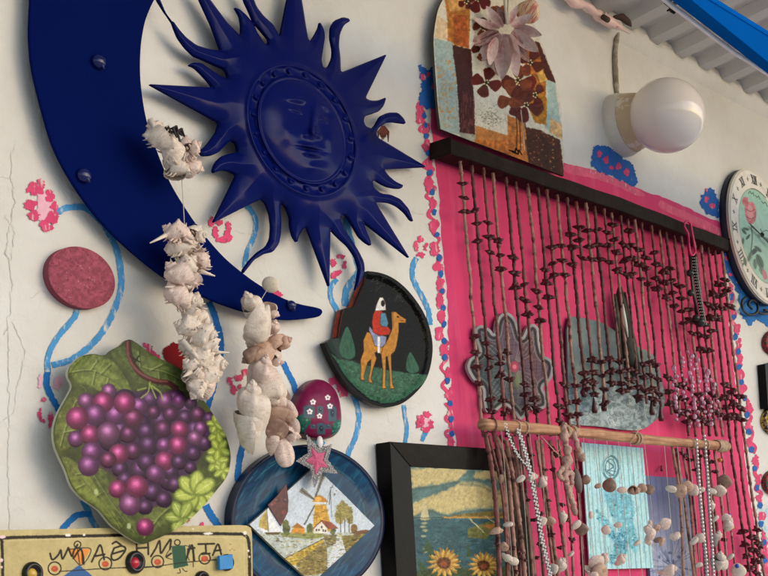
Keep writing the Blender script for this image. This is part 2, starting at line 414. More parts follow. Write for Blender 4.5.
# the pink panel behind the bead curtain, hand painted edges
LE = [(430, 108), (433, 140), (436, 170), (439, 200), (443, 245), (447, 300), (449, 345), (452, 400), (456, 445), (462, 520), (468, 600)]
RE = [(728, 226), (725, 245), (726, 285), (730, 330), (735, 380), (742, 430), (748, 480), (755, 530), (762, 600)]
TE = [(430, 104), (470, 118), (530, 145), (565, 163), (590, 169), (620, 182), (650, 193), (680, 205), (705, 216), (728, 226)]
pan = np.vstack([rag_outline(TE, .7, 3, 1, False), rag_outline(RE, .7, 3, 2, False), rag_outline(LE[::-1], .7, 3, 3, False)])
V, F = blob_sheet([pan], .001); mk('painted_panel', V, F, wall, m_panel)
V, F = blob_sheet([rag_outline([(565, 164), (600, 172), (640, 190), (640, 196), (600, 180), (566, 172)], .4, 2, 7), rag_outline([(660, 200), (720, 228), (722, 236), (690, 222), (660, 208)], .4, 2, 8)], .0016)
mk('brush_mark', V, F, wall, paint('panel_light', 0, (220, 96, 122), .3))

# dabbed border down both sides of the panel
def dabs(path, w, mats_, seed, step, dark=True):
    rnd = random.Random(seed); pk = []; bl = []
    p = spline(path, step)
    for k, (x, y) in enumerate(p):
        ox = rnd.uniform(-w, w) * .5
        poly = [(x + ox + (w * .62 + rnd.uniform(-1.5, 1.5)) * cos(a) * rnd.uniform(.7, 1.1), y + (step * .48) * sin(a) * rnd.uniform(.7, 1.2)) for a in np.linspace(0, 2 * pi, 9)[:-1]]
        pk.append(rag_outline(poly, 1.2, .8, seed + k))
        bx = x + w * .35 * (1 if dark else rnd.choice((-.3, .3))); by = y + step * .5
        poly = [(bx + rnd.uniform(2., 3.1) * cos(a), by + rnd.uniform(2.6, 4.0) * sin(a)) for a in np.linspace(0, 2 * pi, 8)[:-1]]
        bl.append(rag_outline(poly, .5, 1, seed + k + 50))
    zig = []
    for k, (x, y) in enumerate(spline(path, step * .5)): zig.append((x + w * (.55 if k % 2 else -.5) + rnd.uniform(-1.5, 1.5), y + rnd.uniform(-1.5, 1.5)))
    zz = spline(zig, 1.2); n = len(zz); t = np.gradient(zz, axis=0); nn = np.stack([t[:, 1], -t[:, 0]], 1); nn /= np.linalg.norm(nn, axis=1)[:, None] + 1e-9; k_ = np.arange(n)
    hw = 1.0 + 1.1 * vnoise(k_ * .3, k_ * 0, seed); q = P(*np.vstack([zz + nn * hw[:, None], zz - nn * hw[:, None]]).T, np.full(2 * n, .0008)); keep = vnoise(k_ * .12, k_ * 0 + 7, seed) > .22
    mk('painted_squiggle', q, [(i, i + 1, n + i + 1, n + i) for i in range(n - 1) if keep[i]], wall, mats_[0], kind='stuff')
    V, F = blob_sheet(pk, .0022); mk('painted_border_dabs', V, F, wall, mats_[0], kind='stuff')
    V, F = blob_sheet(bl, .0030); mk('painted_border_dots', V, F, wall, mats_[1], kind='stuff')
dabs([(422, 108), (424, 128), (428, 165), (432, 205), (437, 250), (441, 300), (443, 350), (448, 395), (450, 442)], 7, (m_pink, m_dblue), 3, 15.5)
dabs([(731, 290), (736, 330), (742, 375), (750, 425), (757, 480), (764, 535), (769, 590)], 5, (m_pink, m_dblue), 9, 14, False)
# white wall left bare between the dabs on the right side
# scribbled blue and pink blotches above the panel
def blotch(poly, inner, seed):
    ps = [rag_outline(poly, 1.5, 1.0, seed)]
    V, F = blob_sheet(ps, .0026); mk('painted_blotch', V, F, wall, m_dblue if seed != 77 else m_blue2)
    ps = [rag_outline([(x + r * cos(a), y + r * 1.3 * sin(a)) for a in np.linspace(0, 2 * pi, 8)[:-1]], 1.1, 1, seed + i) for i, (x, y, r) in enumerate(inner)]
    if ps: V, F = blob_sheet(ps, .0034); mk('painted_petals', V, F, wall, m_pink)
blotch([(419, 64), (427, 70), (434, 64), (437, 90), (438, 107), (428, 108), (419, 101), (421, 88)], [(424, 77, 2.5), (433, 86, 2.6), (429, 75, 2)], 21)
blotch([(593, 147), (601, 144), (613, 150), (624, 158), (635, 168), (636, 186), (628, 184), (612, 176), (600, 172), (592, 164)], [(599, 154, 3), (607, 160, 3), (619, 166, 3.2), (627, 172, 3), (612, 168, 2.2)], 22)
blotch([(702, 194), (708, 189), (716, 192), (720, 205), (719, 217), (712, 215), (704, 211), (701, 202)], [(707, 200, 2.4), (713, 206, 2.6), (707, 190, 1.3)], 23)
blotch([(738, 294), (746, 290), (760, 300), (775, 300), (780, 320), (768, 327), (757, 318), (750, 326), (741, 314)], [], 77)
blotch([(722, 240), (727, 244), (733, 270), (741, 290), (737, 292), (727, 272), (721, 256)], [(727, 258, 1.8), (731, 275, 1.8)], 25)

# blue stems
def stem(pts, w, m, d=.0018, seed=0):
    p = spline(pts, 1.3); n = len(p); t = np.gradient(p, axis=0); nn = np.stack([t[:, 1], -t[:, 0]], 1); nn /= np.linalg.norm(nn, axis=1)[:, None]
    k = np.arange(n); a = w / 2 + (vnoise(k * .8, k * 0, seed) - .5) * 1.3; b = w / 2 + (vnoise(k * .8, k * 0 + 40, seed) - .5) * 1.3
    L_ = p + nn * a[:, None]; R_ = p - nn * b[:, None]; q = P(*np.vstack([L_, R_]).T, np.full(2 * n, d * .45))
    mk('painted_stem', q, [(i, i + 1, n + i + 1, n + i) for i in range(n - 1)], wall, m)
stem([(57, 213), (66, 208), (80, 207), (90, 211), (100, 221), (110, 235), (117, 251), (121, 272), (121, 288), (116, 306), (107, 325), (97, 339), (83, 352), (68, 361), (52, 365)], 6.2, m_blue, seed=1)
stem([(78, 308), (74, 318), (62, 332), (53, 345), (48, 358), (48, 372)], 5.6, m_blue, .0024, 2)
stem([(48, 368), (47, 385), (52, 398), (58, 408), (62, 420)], 6, m_blue2, .002, 3)
stem([(209, 302), (215, 316), (220, 335), (221, 352), (217, 372), (212, 392), (207, 410)], 6.2, m_blue2, seed=4)
stem([(247, 206), (254, 215), (256, 228), (252, 242), (247, 253), (245, 268)], 5, m_blue, seed=5)
stem([(283, 362), (288, 372), (294, 385), (297, 400)], 5.5, m_blue2, seed=6)
stem([(243, 445), (240, 458), (238, 475), (239, 486)], 6, m_blue2, seed=7)
stem([(82, 500), (88, 510), (92, 520), (99, 532)], 6, m_blue, seed=8)
stem([(62, 530), (70, 521), (78, 515), (91, 514)], 6, m_blue2, .0026, 9)
stem([(206, 505), (211, 515), (217, 524), (220, 530)], 7, m_blue2, seed=10)
stem([(345, 218), (348, 230), (352, 245), (358, 262), (359, 272), (350, 284), (346, 293), (345, 306)], 6.5, m_blue, seed=11)
stem([(337, 279), (331, 287), (331, 298), (337, 310), (341, 318)], 5, m_blue, seed=12)
stem([(417, 258), (413, 266), (413, 277), (418, 289), (424, 300), (429, 312), (430, 325)], 5.2, m_blue, seed=13)
stem([(353, 395), (358, 408), (359, 420), (356, 436), (350, 449), (347, 458)], 5, m_blue, seed=14)
stem([(404, 405), (405, 416), (407, 428), (405, 445)], 4, m_blue, seed=15)
stem([(310, 432), (316, 440), (324, 445)], 6, m_blue, seed=16)
stem([(422, 441), (424, 436), (427, 430)], 4, m_blue, seed=17)

# pink flowers, each a ring of dabs
def flower(blobs, seed, m=m_pink, core=None):
    ps = [rag_outline([(x + (rx + .2) * cos(a), y + (ry + .3) * sin(a)) for a in np.linspace(0, 2 * pi, 9)[:-1]], 1.4, .7, seed * 7 + i) for i, (x, y, rx, ry) in enumerate(blobs)]
    V, F = blob_sheet(ps, .0028); fl = mk('painted_flower', V, F, wall, m)
    if core:
        V, F = blob_sheet([rag_outline(core, .9, 1, seed)], .0022); mk('flower_centre', V, F, fl, m_lpink)
flower([(35, 189, 9, 5.5), (41, 184, 3.5, 4.5), (31, 205, 6, 5), (34, 216, 6, 5), (50, 197, 4, 6), (55, 206, 3.5, 5), (53, 218, 6.5, 6), (48, 228, 5.5, 3), (45, 224, 5, 4)], 1, core=[(36, 190), (48, 195), (54, 208), (50, 220), (42, 224), (36, 214), (38, 202)])
flower([(212, 222, 2.5, 5), (216, 232, 3, 6), (221, 240, 5, 3), (228, 235, 3.6, 5), (229, 226, 2.6, 4), (220, 222, 4, 2)], 2)
flower([(333, 262, 3.5, 3.5), (341, 257, 4, 2.5), (345, 264, 2.5, 4), (339, 272, 3, 3), (334, 275, 3, 3)], 3)
flower([(416, 246, 2.6, 5), (421, 240, 4, 2.5), (426, 247, 2.6, 5), (421, 255, 3.5, 2.5)], 4)
flower([(274, 292, 5, 3.5), (279, 294, 4, 3)], 5)
flower([(230, 381, 2.5, 4), (234, 390, 2.6, 5), (239, 378, 4, 3), (246, 373, 4, 3), (240, 386, 2, 3)], 6)
flower([(148, 346, 4, 2.5), (150, 352, 4, 4), (156, 356, 4, 3)], 7)
flower([(176, 358, 11, 15), (186, 368, 9, 10), (168, 352, 5, 6), (190, 358, 6, 10)], 8, m_red)
flower([(336, 381, 6, 4), (341, 388, 5, 5), (345, 394, 4, 3)], 9)
flower([(421, 420, 3.5, 4), (427, 415, 3.5, 3), (431, 424, 3, 4), (426, 430, 4, 3), (419, 425, 3, 2.5)], 10, core=[(422, 418), (429, 418), (429, 428), (422, 428)])
flower([(40, 381, 2.2, 7), (57, 383, 3.6, 6), (61, 380, 2, 4)], 11, m_lpink)
flower([(40, 415, 1.6, 6), (43, 421, 2.5, 1.5), (50, 420, 1.6, 8), (52, 416, 1.4, 4), (44, 400, 2, 2)], 12)
flower([(188, 519, 1.6, 4), (202, 525, 2.4, 2)], 13)
# cracks in the plaster
m_crack = mat('crack_dark', (192, 187, 176), .9, var=.3, vscale=80)
def crack(pts, wd, seed):
    p = rag_outline(pts, 1.6, 2.0, seed, False); n = len(p); t = np.gradient(p, axis=0); nn = np.stack([t[:, 1], -t[:, 0]], 1); nn /= np.linalg.norm(nn, axis=1)[:, None]
    a = wd / 2 * (.35 + vnoise(np.arange(n) * .5, np.zeros(n), seed))[:, None]; q = P(*np.vstack([p + nn * a, p - nn * a]).T, np.full(2 * n, .0005))
    mk('crack', q, [(i, i + 1, n + i + 1, n + i) for i in range(n - 1)], wall, m_crack)
for k, (pts, wd) in enumerate([([(15, 145), (11, 165), (14, 200), (10, 225), (7, 250), (11, 275), (12, 290), (8, 320), (4, 335)], .9), ([(0, 177), (14, 180)], .6), ([(8, 330), (9, 400), (8, 470), (9, 530)], .9), ([(12, 322), (22, 345), (24, 360), (17, 385), (14, 410), (3, 420)], .7),
        ([(30, 298), (45, 291)], .7), ([(233, 232), (262, 233)], .5), ([(398, 205), (410, 213), (428, 214)], .5), ([(5, 215), (14, 232), (12, 260)], .5), ([(405, 180), (414, 177)], .5)]): crack(pts, wd, k + 3)

# ---------------------------------------------------------------- corrugated roof
m_roof = mat('galvanised_sheet', (186, 182, 176), .5, .15, var=.06, vscale=3, bump=.05, bscale=200, col2=(160, 152, 140), mask=(.55, .8), mscale=9)
roof = thing('corrugated_roof', 'grey corrugated metal roof sheets above the wall lamp', 'roof', (1, 0, zt))
# rise of the roof away from the wall, read from the ribs' direction
b0 = P(690, 72); pitch_px = 22.6
per = float(np.linalg.norm(P(718.5, 86.7) - P(695.5, 72))); ROOF_S = .16; ROOF_D = 1.25
def roof_sheet(xa, xb, dz, name='roof_sheet'):
    V = []; F = []; prof = []
    x = xa; k0 = math.floor(xa / per)
    xs = []
    for k in range(k0, int(xb / per) + 2):
        for u, h in ((0, 0), (.34, 0), (.46, 1), (.88, 1)): xs.append(((k + u) * per + float(P(646.7, 44.7)[0]) % per, h))
    xs = [q for q in xs if xa <= q[0] <= xb]
    A = .022
    for (x, h) in xs:
        for y in (0.10, -ROOF_D):
            V.append((x, y, zt + dz + h * A + (-y) * ROOF_S))
    n = len(xs)
    for i in range(n - 1): F.append((2 * i, 2 * i + 1, 2 * i + 3, 2 * i + 2))
    o = mk(name, V, F, roof, m_roof)
    md = o.modifiers.new('s', 'SOLIDIFY'); md.thickness = .0012; md.offset = 1
    return o
seam1 = float(P(651, 44)[0]) + per * .37
sheet_w = per * 7
x = seam1 - 4 * sheet_w; k = 0
while x < 6.9:
    roof_sheet(x - per * .02, x + sheet_w + per * .95, .0014 * (k % 2)); x += sheet_w; k += 1
# plaster that was pushed up into the ribs: lumpy edge of the wall under the roof
V = []; F = []
xs = np.arange(float(P(560, 10)[0]) - 1.5, 6.5, .006); x00 = float(P(646.7, 44.7)[0])
ph = ((xs - x00) / per) % 1
h = .020 * sst(.30, .48, ph) * (1 - sst(.85, 1.0, ph)) + .004 * vnoise(xs * 60, xs * 0)
for x, hh in zip(xs, h):
    V += [(x, -.012 - .004 * vnoise(x * 30, 0), zt - .012), (x, -.010, zt + hh - .002), (x, .01, zt + hh)]
for i in range(len(xs) - 1): F += [(3 * i, 3 * i + 3, 3 * i + 4, 3 * i + 1), (3 * i + 1, 3 * i + 4, 3 * i + 5, 3 * i + 2)]
n0 = len(V); V += [(x, 0, zt - .035) for x in xs]; F += [(n0 + i, n0 + i + 1, 3 * i + 3, 3 * i) for i in range(len(xs) - 1)]
mk('plaster_edge', V, F, wall, m_wall, True)

# blue fascia beam with a white cable along its lower edge
def ray_d(x, y, d): return P(x, y, d)
bd0, bd1 = .50, .50
A_ = P(655, -12, .42); B_ = P(795, 95, .42)
A2 = P(690, -12, .50); B2 = P(860, 92, .50)
m_beam = mat('blue_enamel', (0, 88, 168), .5, 0, var=.06, vscale=6, bump=.05, bscale=40, coat=.0, spec=.0)
beam = thing('blue_roof_beam', 'blue painted steel beam crossing under the corrugated roof', 'beam', A_)
u_ = (B_ - A_) / np.linalg.norm(B_ - A_)
def quad_prism(a, b, a2, b2, up):
    V = [a, b, b2, a2]; V = [tuple(v) for v in V] + [tuple(np.asarray(v) + np.array(up)) for v in V]
    return V, [(0, 1, 2, 3), (7, 6, 5, 4), (0, 4, 5, 1), (1, 5, 6, 2), (2, 6, 7, 3), (3, 7, 4, 0)]
ext = 1.2
A3 = A_ - u_ * .15; B3 = B_ + u_ * ext; v2 = (B2 - A2) / np.linalg.norm(B2 - A2)
V, F = quad_prism(A3, B3, A2 - v2 * .15, B2 + v2 * ext, (0, 0, .010)); o = mk('beam_body', V, F, beam, m_beam)
bv = o.modifiers.new('b', 'BEVEL'); bv.width = .003; bv.segments = 2
C1 = P(690, 1.5, .43); C2 = P(768, 59, .43); dd = (C2 - C1) / np.linalg.norm(C2 - C1)
V, F = tube_arr([C1 - dd * .2 + np.array((0, 0, -.0005)), C1, C2, C2 + dd * 1.0], .0014, 6); mk('seam', V, F, beam, mat('seam_light_blue', (70, 130, 190), .4))
cable = [P(x, y, .405) for x, y in ((655, -10), (664, -1), (672, 6), (690, 19), (712, 36), (735, 53), (750, 62), (768, 74), (800, 98))]
tag(tube('white_cable', cable, .0042, mat('white_plastic', (250, 248, 244), .4), None, 8), 'white electric cable running along the edge of the blue beam', 'cable')
kt = thing('cable_tie', 'black tie knotted round the white cable and blue beam', 'tie', P(672, 6, .40))
V, F = join([tube_arr([P(668, -3, .40), P(671, 5, .395), P(673, 10, .395), P(674, 13, .40)], [.003, .005, .006, .002], 8), tube_arr([P(665, 3, .4), P(672, 7, .392), P(682, -6, .392), P(690, -18, .40)], [.002, .004, .003, .002], 6), tube_arr([P(672, 8, .395), P(667, 11, .40)], [.003, .001], 5)])
mk('tie', V, F, kt, mat('black_plastic', (22, 20, 20), .5), True)

# ---------------------------------------------------------------- things at the head of the wall: pipe with pink tape, conduit
m_pinkp = mat('pale_pink_plastic', (226, 190, 180), .35, var=.08, vscale=30, coat=.3)
pp = thing('taped_pipe', 'pale pink wrapped pipe under the roof edge above the wall lamp', 'pipe', P(600, 15, .03))
pts = spline([(555, -18), (572, 1), (585, 5), (594, 12), (602, 18), (612, 23), (622, 28)], 1.5); ppx = P(pts[:, 0], pts[:, 1], np.full(len(pts), .03))
rr = .0085 * (.8 + .6 * vnoise(np.arange(len(pts)) * .33, np.zeros(len(pts)), 2)); rr[-8:] *= np.linspace(1, .35, 8)
tube('pipe', ppx, rr, m_pinkp, pp, 10)
tube('tape_end', [P(601, 21, .04), P(606, 13, .045)], [.0016, .003], m_pinkp, pp, 6); tube('tape_end', [P(617, 27, .04), P(624, 30, .045), P(630, 34, .045)], [.003, .003, .001], m_pinkp, pp, 6)
m_rust = mat('dark_rust', (74, 54, 46), .8, var=.3, vscale=60, bump=.5, bscale=80)
cl = thing('metal_clip', 'dark rusty metal clip where the pink pipe meets the roof', 'clip', P(624, 20, .03))
tube('clip', [P(603, 17, .045), P(608, 20, .045)], .006, m_rust, cl, 8); tube('clip', [P(614, 17, .035), P(622, 17, .04), P(628, 22, .04), P(631, 26, .035)], [.003, .008, .007, .002], m_rust, cl, 8)
wp = thing('grey_wire', 'dark wire hanging down from the roof to the wall lamp', 'wire', P(617, 60, .01))
m_cond = mat('grimy_conduit', (126, 112, 92), .8, var=.25, vscale=30, bump=.4, bscale=60, col2=(176, 168, 152), mask=(.45, .6), mscale=25)
pts = spline([(618, 24), (616.5, 40), (615, 55), (615.5, 75), (617, 94)], 2); tube('wire', P(pts[:, 0], pts[:, 1], np.full(len(pts), .004)), .0055 * (.9 + .35 * vnoise(np.arange(len(pts)) * .5, np.zeros(len(pts)))), m_cond, wp, 8)

# ---------------------------------------------------------------- wall lamp
lamp = thing('wall_lamp', 'round cream glass globe lamp on a plaster base below the roof', 'wall lamp', P(619, 126, 0))
# how far out the globe hangs: where the outward line through the base meets x = 667
base_c = P(620, 125, 0)
ds = np.linspace(.02, .6, 400); gx, gy = PX(base_c[None] + np.stack([ds * 0, -ds, ds * 0], 1)); gd = float(ds[np.argmin(abs(gx - 667))])
gc = P(667, 115.5, gd); gr = mpp(667, 115.5, gd) * 38.5
gr *= .985
print('lamp d', gd, 'r', gr, 'y', gy[np.argmin(abs(gx - 667))])
m_base = mat('lamp_base_cream', (196, 172, 138), .55, var=.08, vscale=20, bump=.3, bscale=50, col2=(214, 202, 184), mask=(.52, .56), mscale=22, coat=.3)
m_mount = mat('lamp_plaster', (204, 196, 182), .6, var=.06, vscale=20, bump=.5, bscale=60)
def lathe(prof, c, axis, seg=40):
    ax = Vector(axis).normalized(); q = ax.to_track_quat('Z', 'Y').to_matrix(); V = []
    for (r, h) in prof:
        for s in range(seg):
            g = 2 * pi * s / seg; V.append(tuple(Vector(c) + q @ Vector((r * cos(g), r * sin(g), h))))
    n = len(prof); F = [(i * seg + s, i * seg + (s + 1) % seg, (i + 1) * seg + (s + 1) % seg, (i + 1) * seg + s) for i in range(n - 1) for s in range(seg)]
    return V, F
R0 = mpp(615, 125) * 31
V, F = lathe([(R0 * 1.05, 0), (R0 * 1.05, .012), (R0 * .99, .022), (R0 * .97, gd * .25)], P(619, 126, 0), (0, -1, 0)); mk('mounting_ring', V, F, lamp, m_mount, True)
V, F = lathe([(R0 * .96, gd * .2), (R0 * .95, gd * .3), (R0 * .86, gd * .5), (R0 * .72, gd * .75), (R0 * .5, gd * .8)], P(619, 126, 0), (0, -1, .02)); mk('lamp_base', V, F, lamp, m_base, True)
m_globe = mat('cream_glass', (234, 216, 204), .07, var=.02, vscale=8, coat=.5, spec=.4)
b_ = m_globe.node_tree.nodes['Principled BSDF']; b_.inputs['Subsurface Weight'].default_value = .0; b_.inputs['Subsurface Radius'].default_value = (.05, .03, .02)
V, F = sphere_arr(gc, gr, 64, 40); mk('globe', V, F, lamp, m_globe, True)
# ================================================================== metal moon and sun
m_moon = mat('blue_enamel_metal', (8, 20, 72), .42, .0, var=.04, vscale=8, bump=.04, bscale=30, coat=0, spec=.0)
MOON = [(30, -25), (31, 0), (30, 15), (29.5, 35), (31, 60), (36, 85), (42.5, 110), (51, 140), (61, 163), (75, 186.5), (92.5, 211.5), (112.5, 234), (137.5, 256.5), (167.5, 280), (200, 294), (213, 301), (244, 311.6), (275.5, 319), (291, 320), (312, 318), (320, 316.5), (323.5, 312), (321, 308),
        (299, 304), (278, 296), (252, 280), (226.5, 259.5), (211.5, 243), (196.5, 224), (181.5, 201.5), (170, 181.5), (161.5, 161.5), (155, 144), (147.5, 122.5), (144, 105), (141, 82), (140.5, 62.5), (141.5, 42.5), (145, 22.5), (150, 9), (155, -1), (165, -20), (182, -50), (205, -75), (180, -78), (130, -85), (85, -75), (50, -52)]
moon = thing('metal_moon', 'large dark blue metal crescent moon on the wall beside the sun', 'moon ornament', P(100, 100, .03))
slab('crescent', smooth(MOON, 2), .022, .004, m_moon, moon, .0012)
for (x, y, r, e) in ((98.5, 62, 7.5, 1), (84, 175.5, 7.5, .9), (50 + 145, 228, 4.5, .6), (291, 305.5, 5, 1.1)):
    k = mpp(x, y, .035); c = P(x, y, .024)
    V, F = sphere_arr(c, k * r, 16, 10, (1.2, .9 * e, 1.05)); V2, F2 = tube_arr([c + np.array((0, -k * r * .3, 0)), P(x + r * .75, y + r * 1.0, .030)], [k * 3, k * 1.1], 8)
    V, F = join([(V, F), (V2, F2)]); mk('rivet', V, F, moon, mat('blue_enamel_rivet', (8, 20, 76), .22, var=.04, coat=.5, spec=.3), True)

SUN = [ # tail of the long wavy ray, then clockwise
 (157, -1), (160, -1), (165.5, 12), (171, 20.5), (174, 22), (179, 29), (186.5, 37.5), (196.5, 45), (209, 49), (221, 51),
 (211.5, 25), (200, 0), (192, -20), (191.5, -21), (210, -1), (227, 22), (240.5, 36),
 (241.5, 33), (241.5, 25), (240, 16), (236, 9.5), (235, 7.5), (239.5, 9), (246.5, 15), (254, 24), (258, 34), (264, 43), (268, 45.5), (269, 40), (261.5, 31), (254, 22.5), (250, 12.5), (245, 2), (242, -8), (243, -12), (253, -3), (257, 7), (264, 16), (273, 24), (278, 33), (280.5, 36.5),
 (284, 18), (287.5, 0), (296, -40), (302, 0), (308, 38), (310.5, 42), (315, 35), (319, 27.5), (320, 22), (322, 25), (324.5, 31), (325, 37.5), (323, 50), (321.5, 60), (323, 66.5), (326, 68), (329, 66), (332.5, 58), (333, 50), (330.5, 38), (331, 27), (335.5, 20), (343, 17), (349, 18.5), (350.3, 21), (344, 25), (340, 34), (339, 45), (340.5, 57), (341, 72.5),
 (387, 54), (365.5, 98), (370.5, 100.5), (378, 100.5), (385.5, 97.5), (386, 99), (384, 105.5), (379, 111.5), (372, 114), (365, 116), (363.7, 121), (366, 126.5), (372, 128.5), (375.5, 125), (380.5, 116), (388, 112.5), (398, 112.5), (404, 118.5), (406.3, 123.8), (400.5, 123), (393, 122), (386.5, 122.5), (379, 127.5), (376.5, 133), (378, 137.5),
 (427, 167), (384, 169), (388, 175), (395.5, 181.5), (403.5, 185.3), (401.5, 188.5), (395.5, 188.5), (388, 187), (381.5, 184), (375.5, 180), (372.5, 181.5), (374, 188), (381.5, 193.5), (390.5, 194.5), (400.5, 199), (409, 209), (413.5, 221.5), (410.5, 220), (405.5, 213), (398, 206.5), (390.5, 203), (383, 202), (375.5, 202),
 (410, 258.5), (363, 221.5), (366.5, 231), (370.5, 240), (371.7, 246), (365.5, 242.5), (359, 236.5), (353.5, 226.5), (349, 219), (345.5, 215), (342, 215), (340.5, 219), (344, 229), (350.5, 238), (359, 251.5), (364, 261.5), (365, 271), (361, 282), (355, 291), (357.5, 280), (359, 268), (355, 256), (348, 246), (338, 237), (330.5, 229),
 (329.5, 287.5), (306.7, 226.5), (303, 229), (299, 236), (297.5, 243), (293, 236.5), (290.5, 226.5), (290, 216.5), (286, 206.5), (281, 202), (280.5, 209), (281.5, 221.5), (281, 234), (279, 244), (273, 252), (264, 254), (254, 260), (248, 268), (243.5, 273.5), (243, 270), (250, 260), (258, 252), (266.5, 246.5), (270.5, 239), (271.5, 226.5), (270, 214), (266.5, 204), (262, 198.5),
 (213, 223), (236.5, 175), (230, 171), (221.5, 170), (214, 173), (212.7, 170), (216, 162), (222, 156), (230, 153.5), (237, 152.5), (237.5, 148), (236, 143), (231, 140.5), (226, 144.5), (219, 152), (212, 155.5), (203, 156), (199, 152), (207, 145), (213, 137), (216.5, 132), (219, 122.5),
 (149, 84), (213, 87.5), (208, 81), (201.5, 74), (195, 67.5), (188.5, 65), (193, 62.5), (201.5, 63), (210, 69), (219, 75), (227, 79), (228, 76), (225, 69), (217, 66), (204, 60), (194, 56), (185, 47), (178, 37), (174, 27), (172, 21), (165, 12)]
SUN = np.array(SUN, float)
# very slight rounding of the tips
def soften(p):
    q = np.roll(p, 1, 0); r = np.roll(p, -1, 0); out = []
    for a, b, c in zip(q, p, r):
        la = np.linalg.norm(b - a); lc = np.linalg.norm(c - b); e = min(.22 * la, .22 * lc, 1.6)
        out.append(b + (a - b) / la * e); out.append(b + (c - b) / lc * e)
    return np.array(out)
sun_out = soften(SUN)
cs = Canvas(sun_out, 1.8, (4, 17, 80))
FX, FY, FA, FC, FB = 302.0, 130.5, 52.0, 16.0, 66.0
def face_uv(X, Y):
    v = (Y - FY) / FB; u = (X - FX - FC * v) / FA; return u, v
def bumpg(X, Y, x, y, sx, sy, a=0):
    c, s = cos(a), sin(a); dx = (X - x) * c + (Y - y) * s; dy = -(X - x) * s + (Y - y) * c
    return np.exp(-(dx / sx) ** 2 - (dy / sy) ** 2)
def sun_h(X, Y, ins):
    use = ins | (np.abs(X - cs.X) + np.abs(Y - cs.Y) > 0)
    D = np.zeros(X.shape); d = np.zeros(X.shape)
    xs, ys = X[use], Y[use]
    dd, _, _, _ = seg_dist(xs, ys, SUN, True); d[use] = dd
    u, v = face_uv(X, Y); q = np.sqrt(u * u + v * v)
    h = .0010 * sst(0, 1.2, d) + .0105 * (1 - np.exp(-d / 11))                 # rays keep a ridge along their middle
    body = sst(1.75, .95, q); h = h * (1 - .0 * body) + .012 * body
    ring = np.exp(-((q - .99) / .045) ** 2) * .0030 + np.exp(-((q - .80) / .035) ** 2) * .0032
    h = h + ring - .0022 * sst(1.0, .95, q) * sst(.80, .84, q)
    th = np.arctan2(v, u)
    for k in range(19):
        a = 2 * pi * k / 19 + .12; h = h + .0060 * np.exp(-(((u - .895 * cos(a)) / .050) ** 2 + ((v - .895 * sin(a)) / .044) ** 2))
    face = sst(.80, .74, q); h = h + face * (-.003 + .016 * np.sqrt(np.clip(1 - (q / .80) ** 2, 0, 1)))
    g = lambda *a, **k: bumpg(X, Y, *a, **k)
    f = .0065 * g(314, 120, 3.6, 15, a=.12) + .0085 * g(313.5, 132, 4.6, 4.6) + .0030 * g(306, 135, 3, 2.6) + .003 * g(319.5, 136, 2.6, 2.4)
    f = f - .0036 * g(297, 107, 9.5, 6, a=.30) - .0036 * g(325, 116, 6, 6, a=.5)                            # eye sockets
    f = f + .0040 * g(296, 110, 6.5, 3.0, a=.32) - .0012 * g(296, 113, 6, 1.0, a=.35) + .0040 * g(324, 119.5, 4.6, 2.8, a=.50) - .0012 * g(323.5, 122.5, 4.4, 1.0, a=.5)                      # closed lids
    f = f + .0022 * g(297, 99.5, 10, 2.6, a=.08) + .0022 * g(325, 106, 7, 2.6, a=.6)                          # brows
    f = f + .0058 * g(309.5, 146, 8, 2.0, a=.16) + .0062 * g(313, 153.5, 7, 2.8, a=.20) - .0050 * g(311, 149.6, 9, 1.1, a=.17)   # lips
    f = f + .0042 * g(316, 168, 8, 5) + .0030 * g(289, 134, 9, 11) + .0026 * g(331, 139, 5, 10) + .002 * g(303, 86, 18, 7)
    return (h + face * f)
m_sun = art_mat('blue_enamel_sun', .24, .30, .04, 60, spec=.05)
sun = thing('metal_sun', 'dark blue embossed metal sun with a sleeping face and wavy rays', 'sun ornament', P(302, 130, .03))
relief('sun_face', cs, .024, .0035, m_sun, sun, m_moon, hfun=sun_h)

# dry red seed tuft hanging on a ray of the sun
tf = thing('seed_tuft', 'tuft of dry red brown seed pods hooked on a ray of the blue sun', 'tuft', P(384, 132, .045))
m_seed = mat('dark_red_seed', (72, 30, 30), .45, var=.25, vscale=90, coat=.3)
V = []; F = []; parts = []
for k in range(7):
    x = 380 + k * 1.6 - 3; parts.append(tube_arr([P(382 + k * .4, 126, .050), P(x + 1.5, 132, .054), P(x + 2 + random.uniform(-2, 2), 139 + random.uniform(-2, 4), .052)], [.0008, .0022, .0006], 6))
V, F = join(parts); mk('pod', V, F, tf, mat('brown_pod', (98, 48, 34), .6, var=.3, vscale=90), True, kind='stuff')

# ================================================================== pink disc
o_ = [(81.5 + 33.5 * cos(a) + 2.5 * sin(a), 277.5 + 30.8 * sin(a) + 4 * cos(a)) for a in np.linspace(0, 2 * pi, 73)[:-1]]
o_ = [(x - 0, y) for x, y in o_]
cv = Canvas(o_, 1.6, (146, 74, 86)); cv.mottle(.22, .35, 3); cv.mottle(.12, .9, 5)
cv.speck(110, [(196, 150, 152), (190, 140, 146), (206, 170, 168)], (.35, .6), lambda x, y: (x - 80) ** 2 + (y - 282) ** 2 < 350); cv.speck(60, [(110, 50, 60)], (.5, 1))
u = (cv.X - 81.5) / 34; v = (cv.Y - 277.5) / 31; cv.H = .006 * np.sqrt(np.clip(1 - .9 * (u * u + v * v), .02, 1))
m_rough = art_mat('rough_clay', .85, 0, .5, 300)
t_ = thing('clay_disc', 'dusty pink round disc with pale specks left of the grapes', 'wall disc', P(81, 277, .01)); relief('disc', cv, .010, .010, m_rough, t_, m_rough and mat('pink_clay_side', (130, 66, 74), .9))

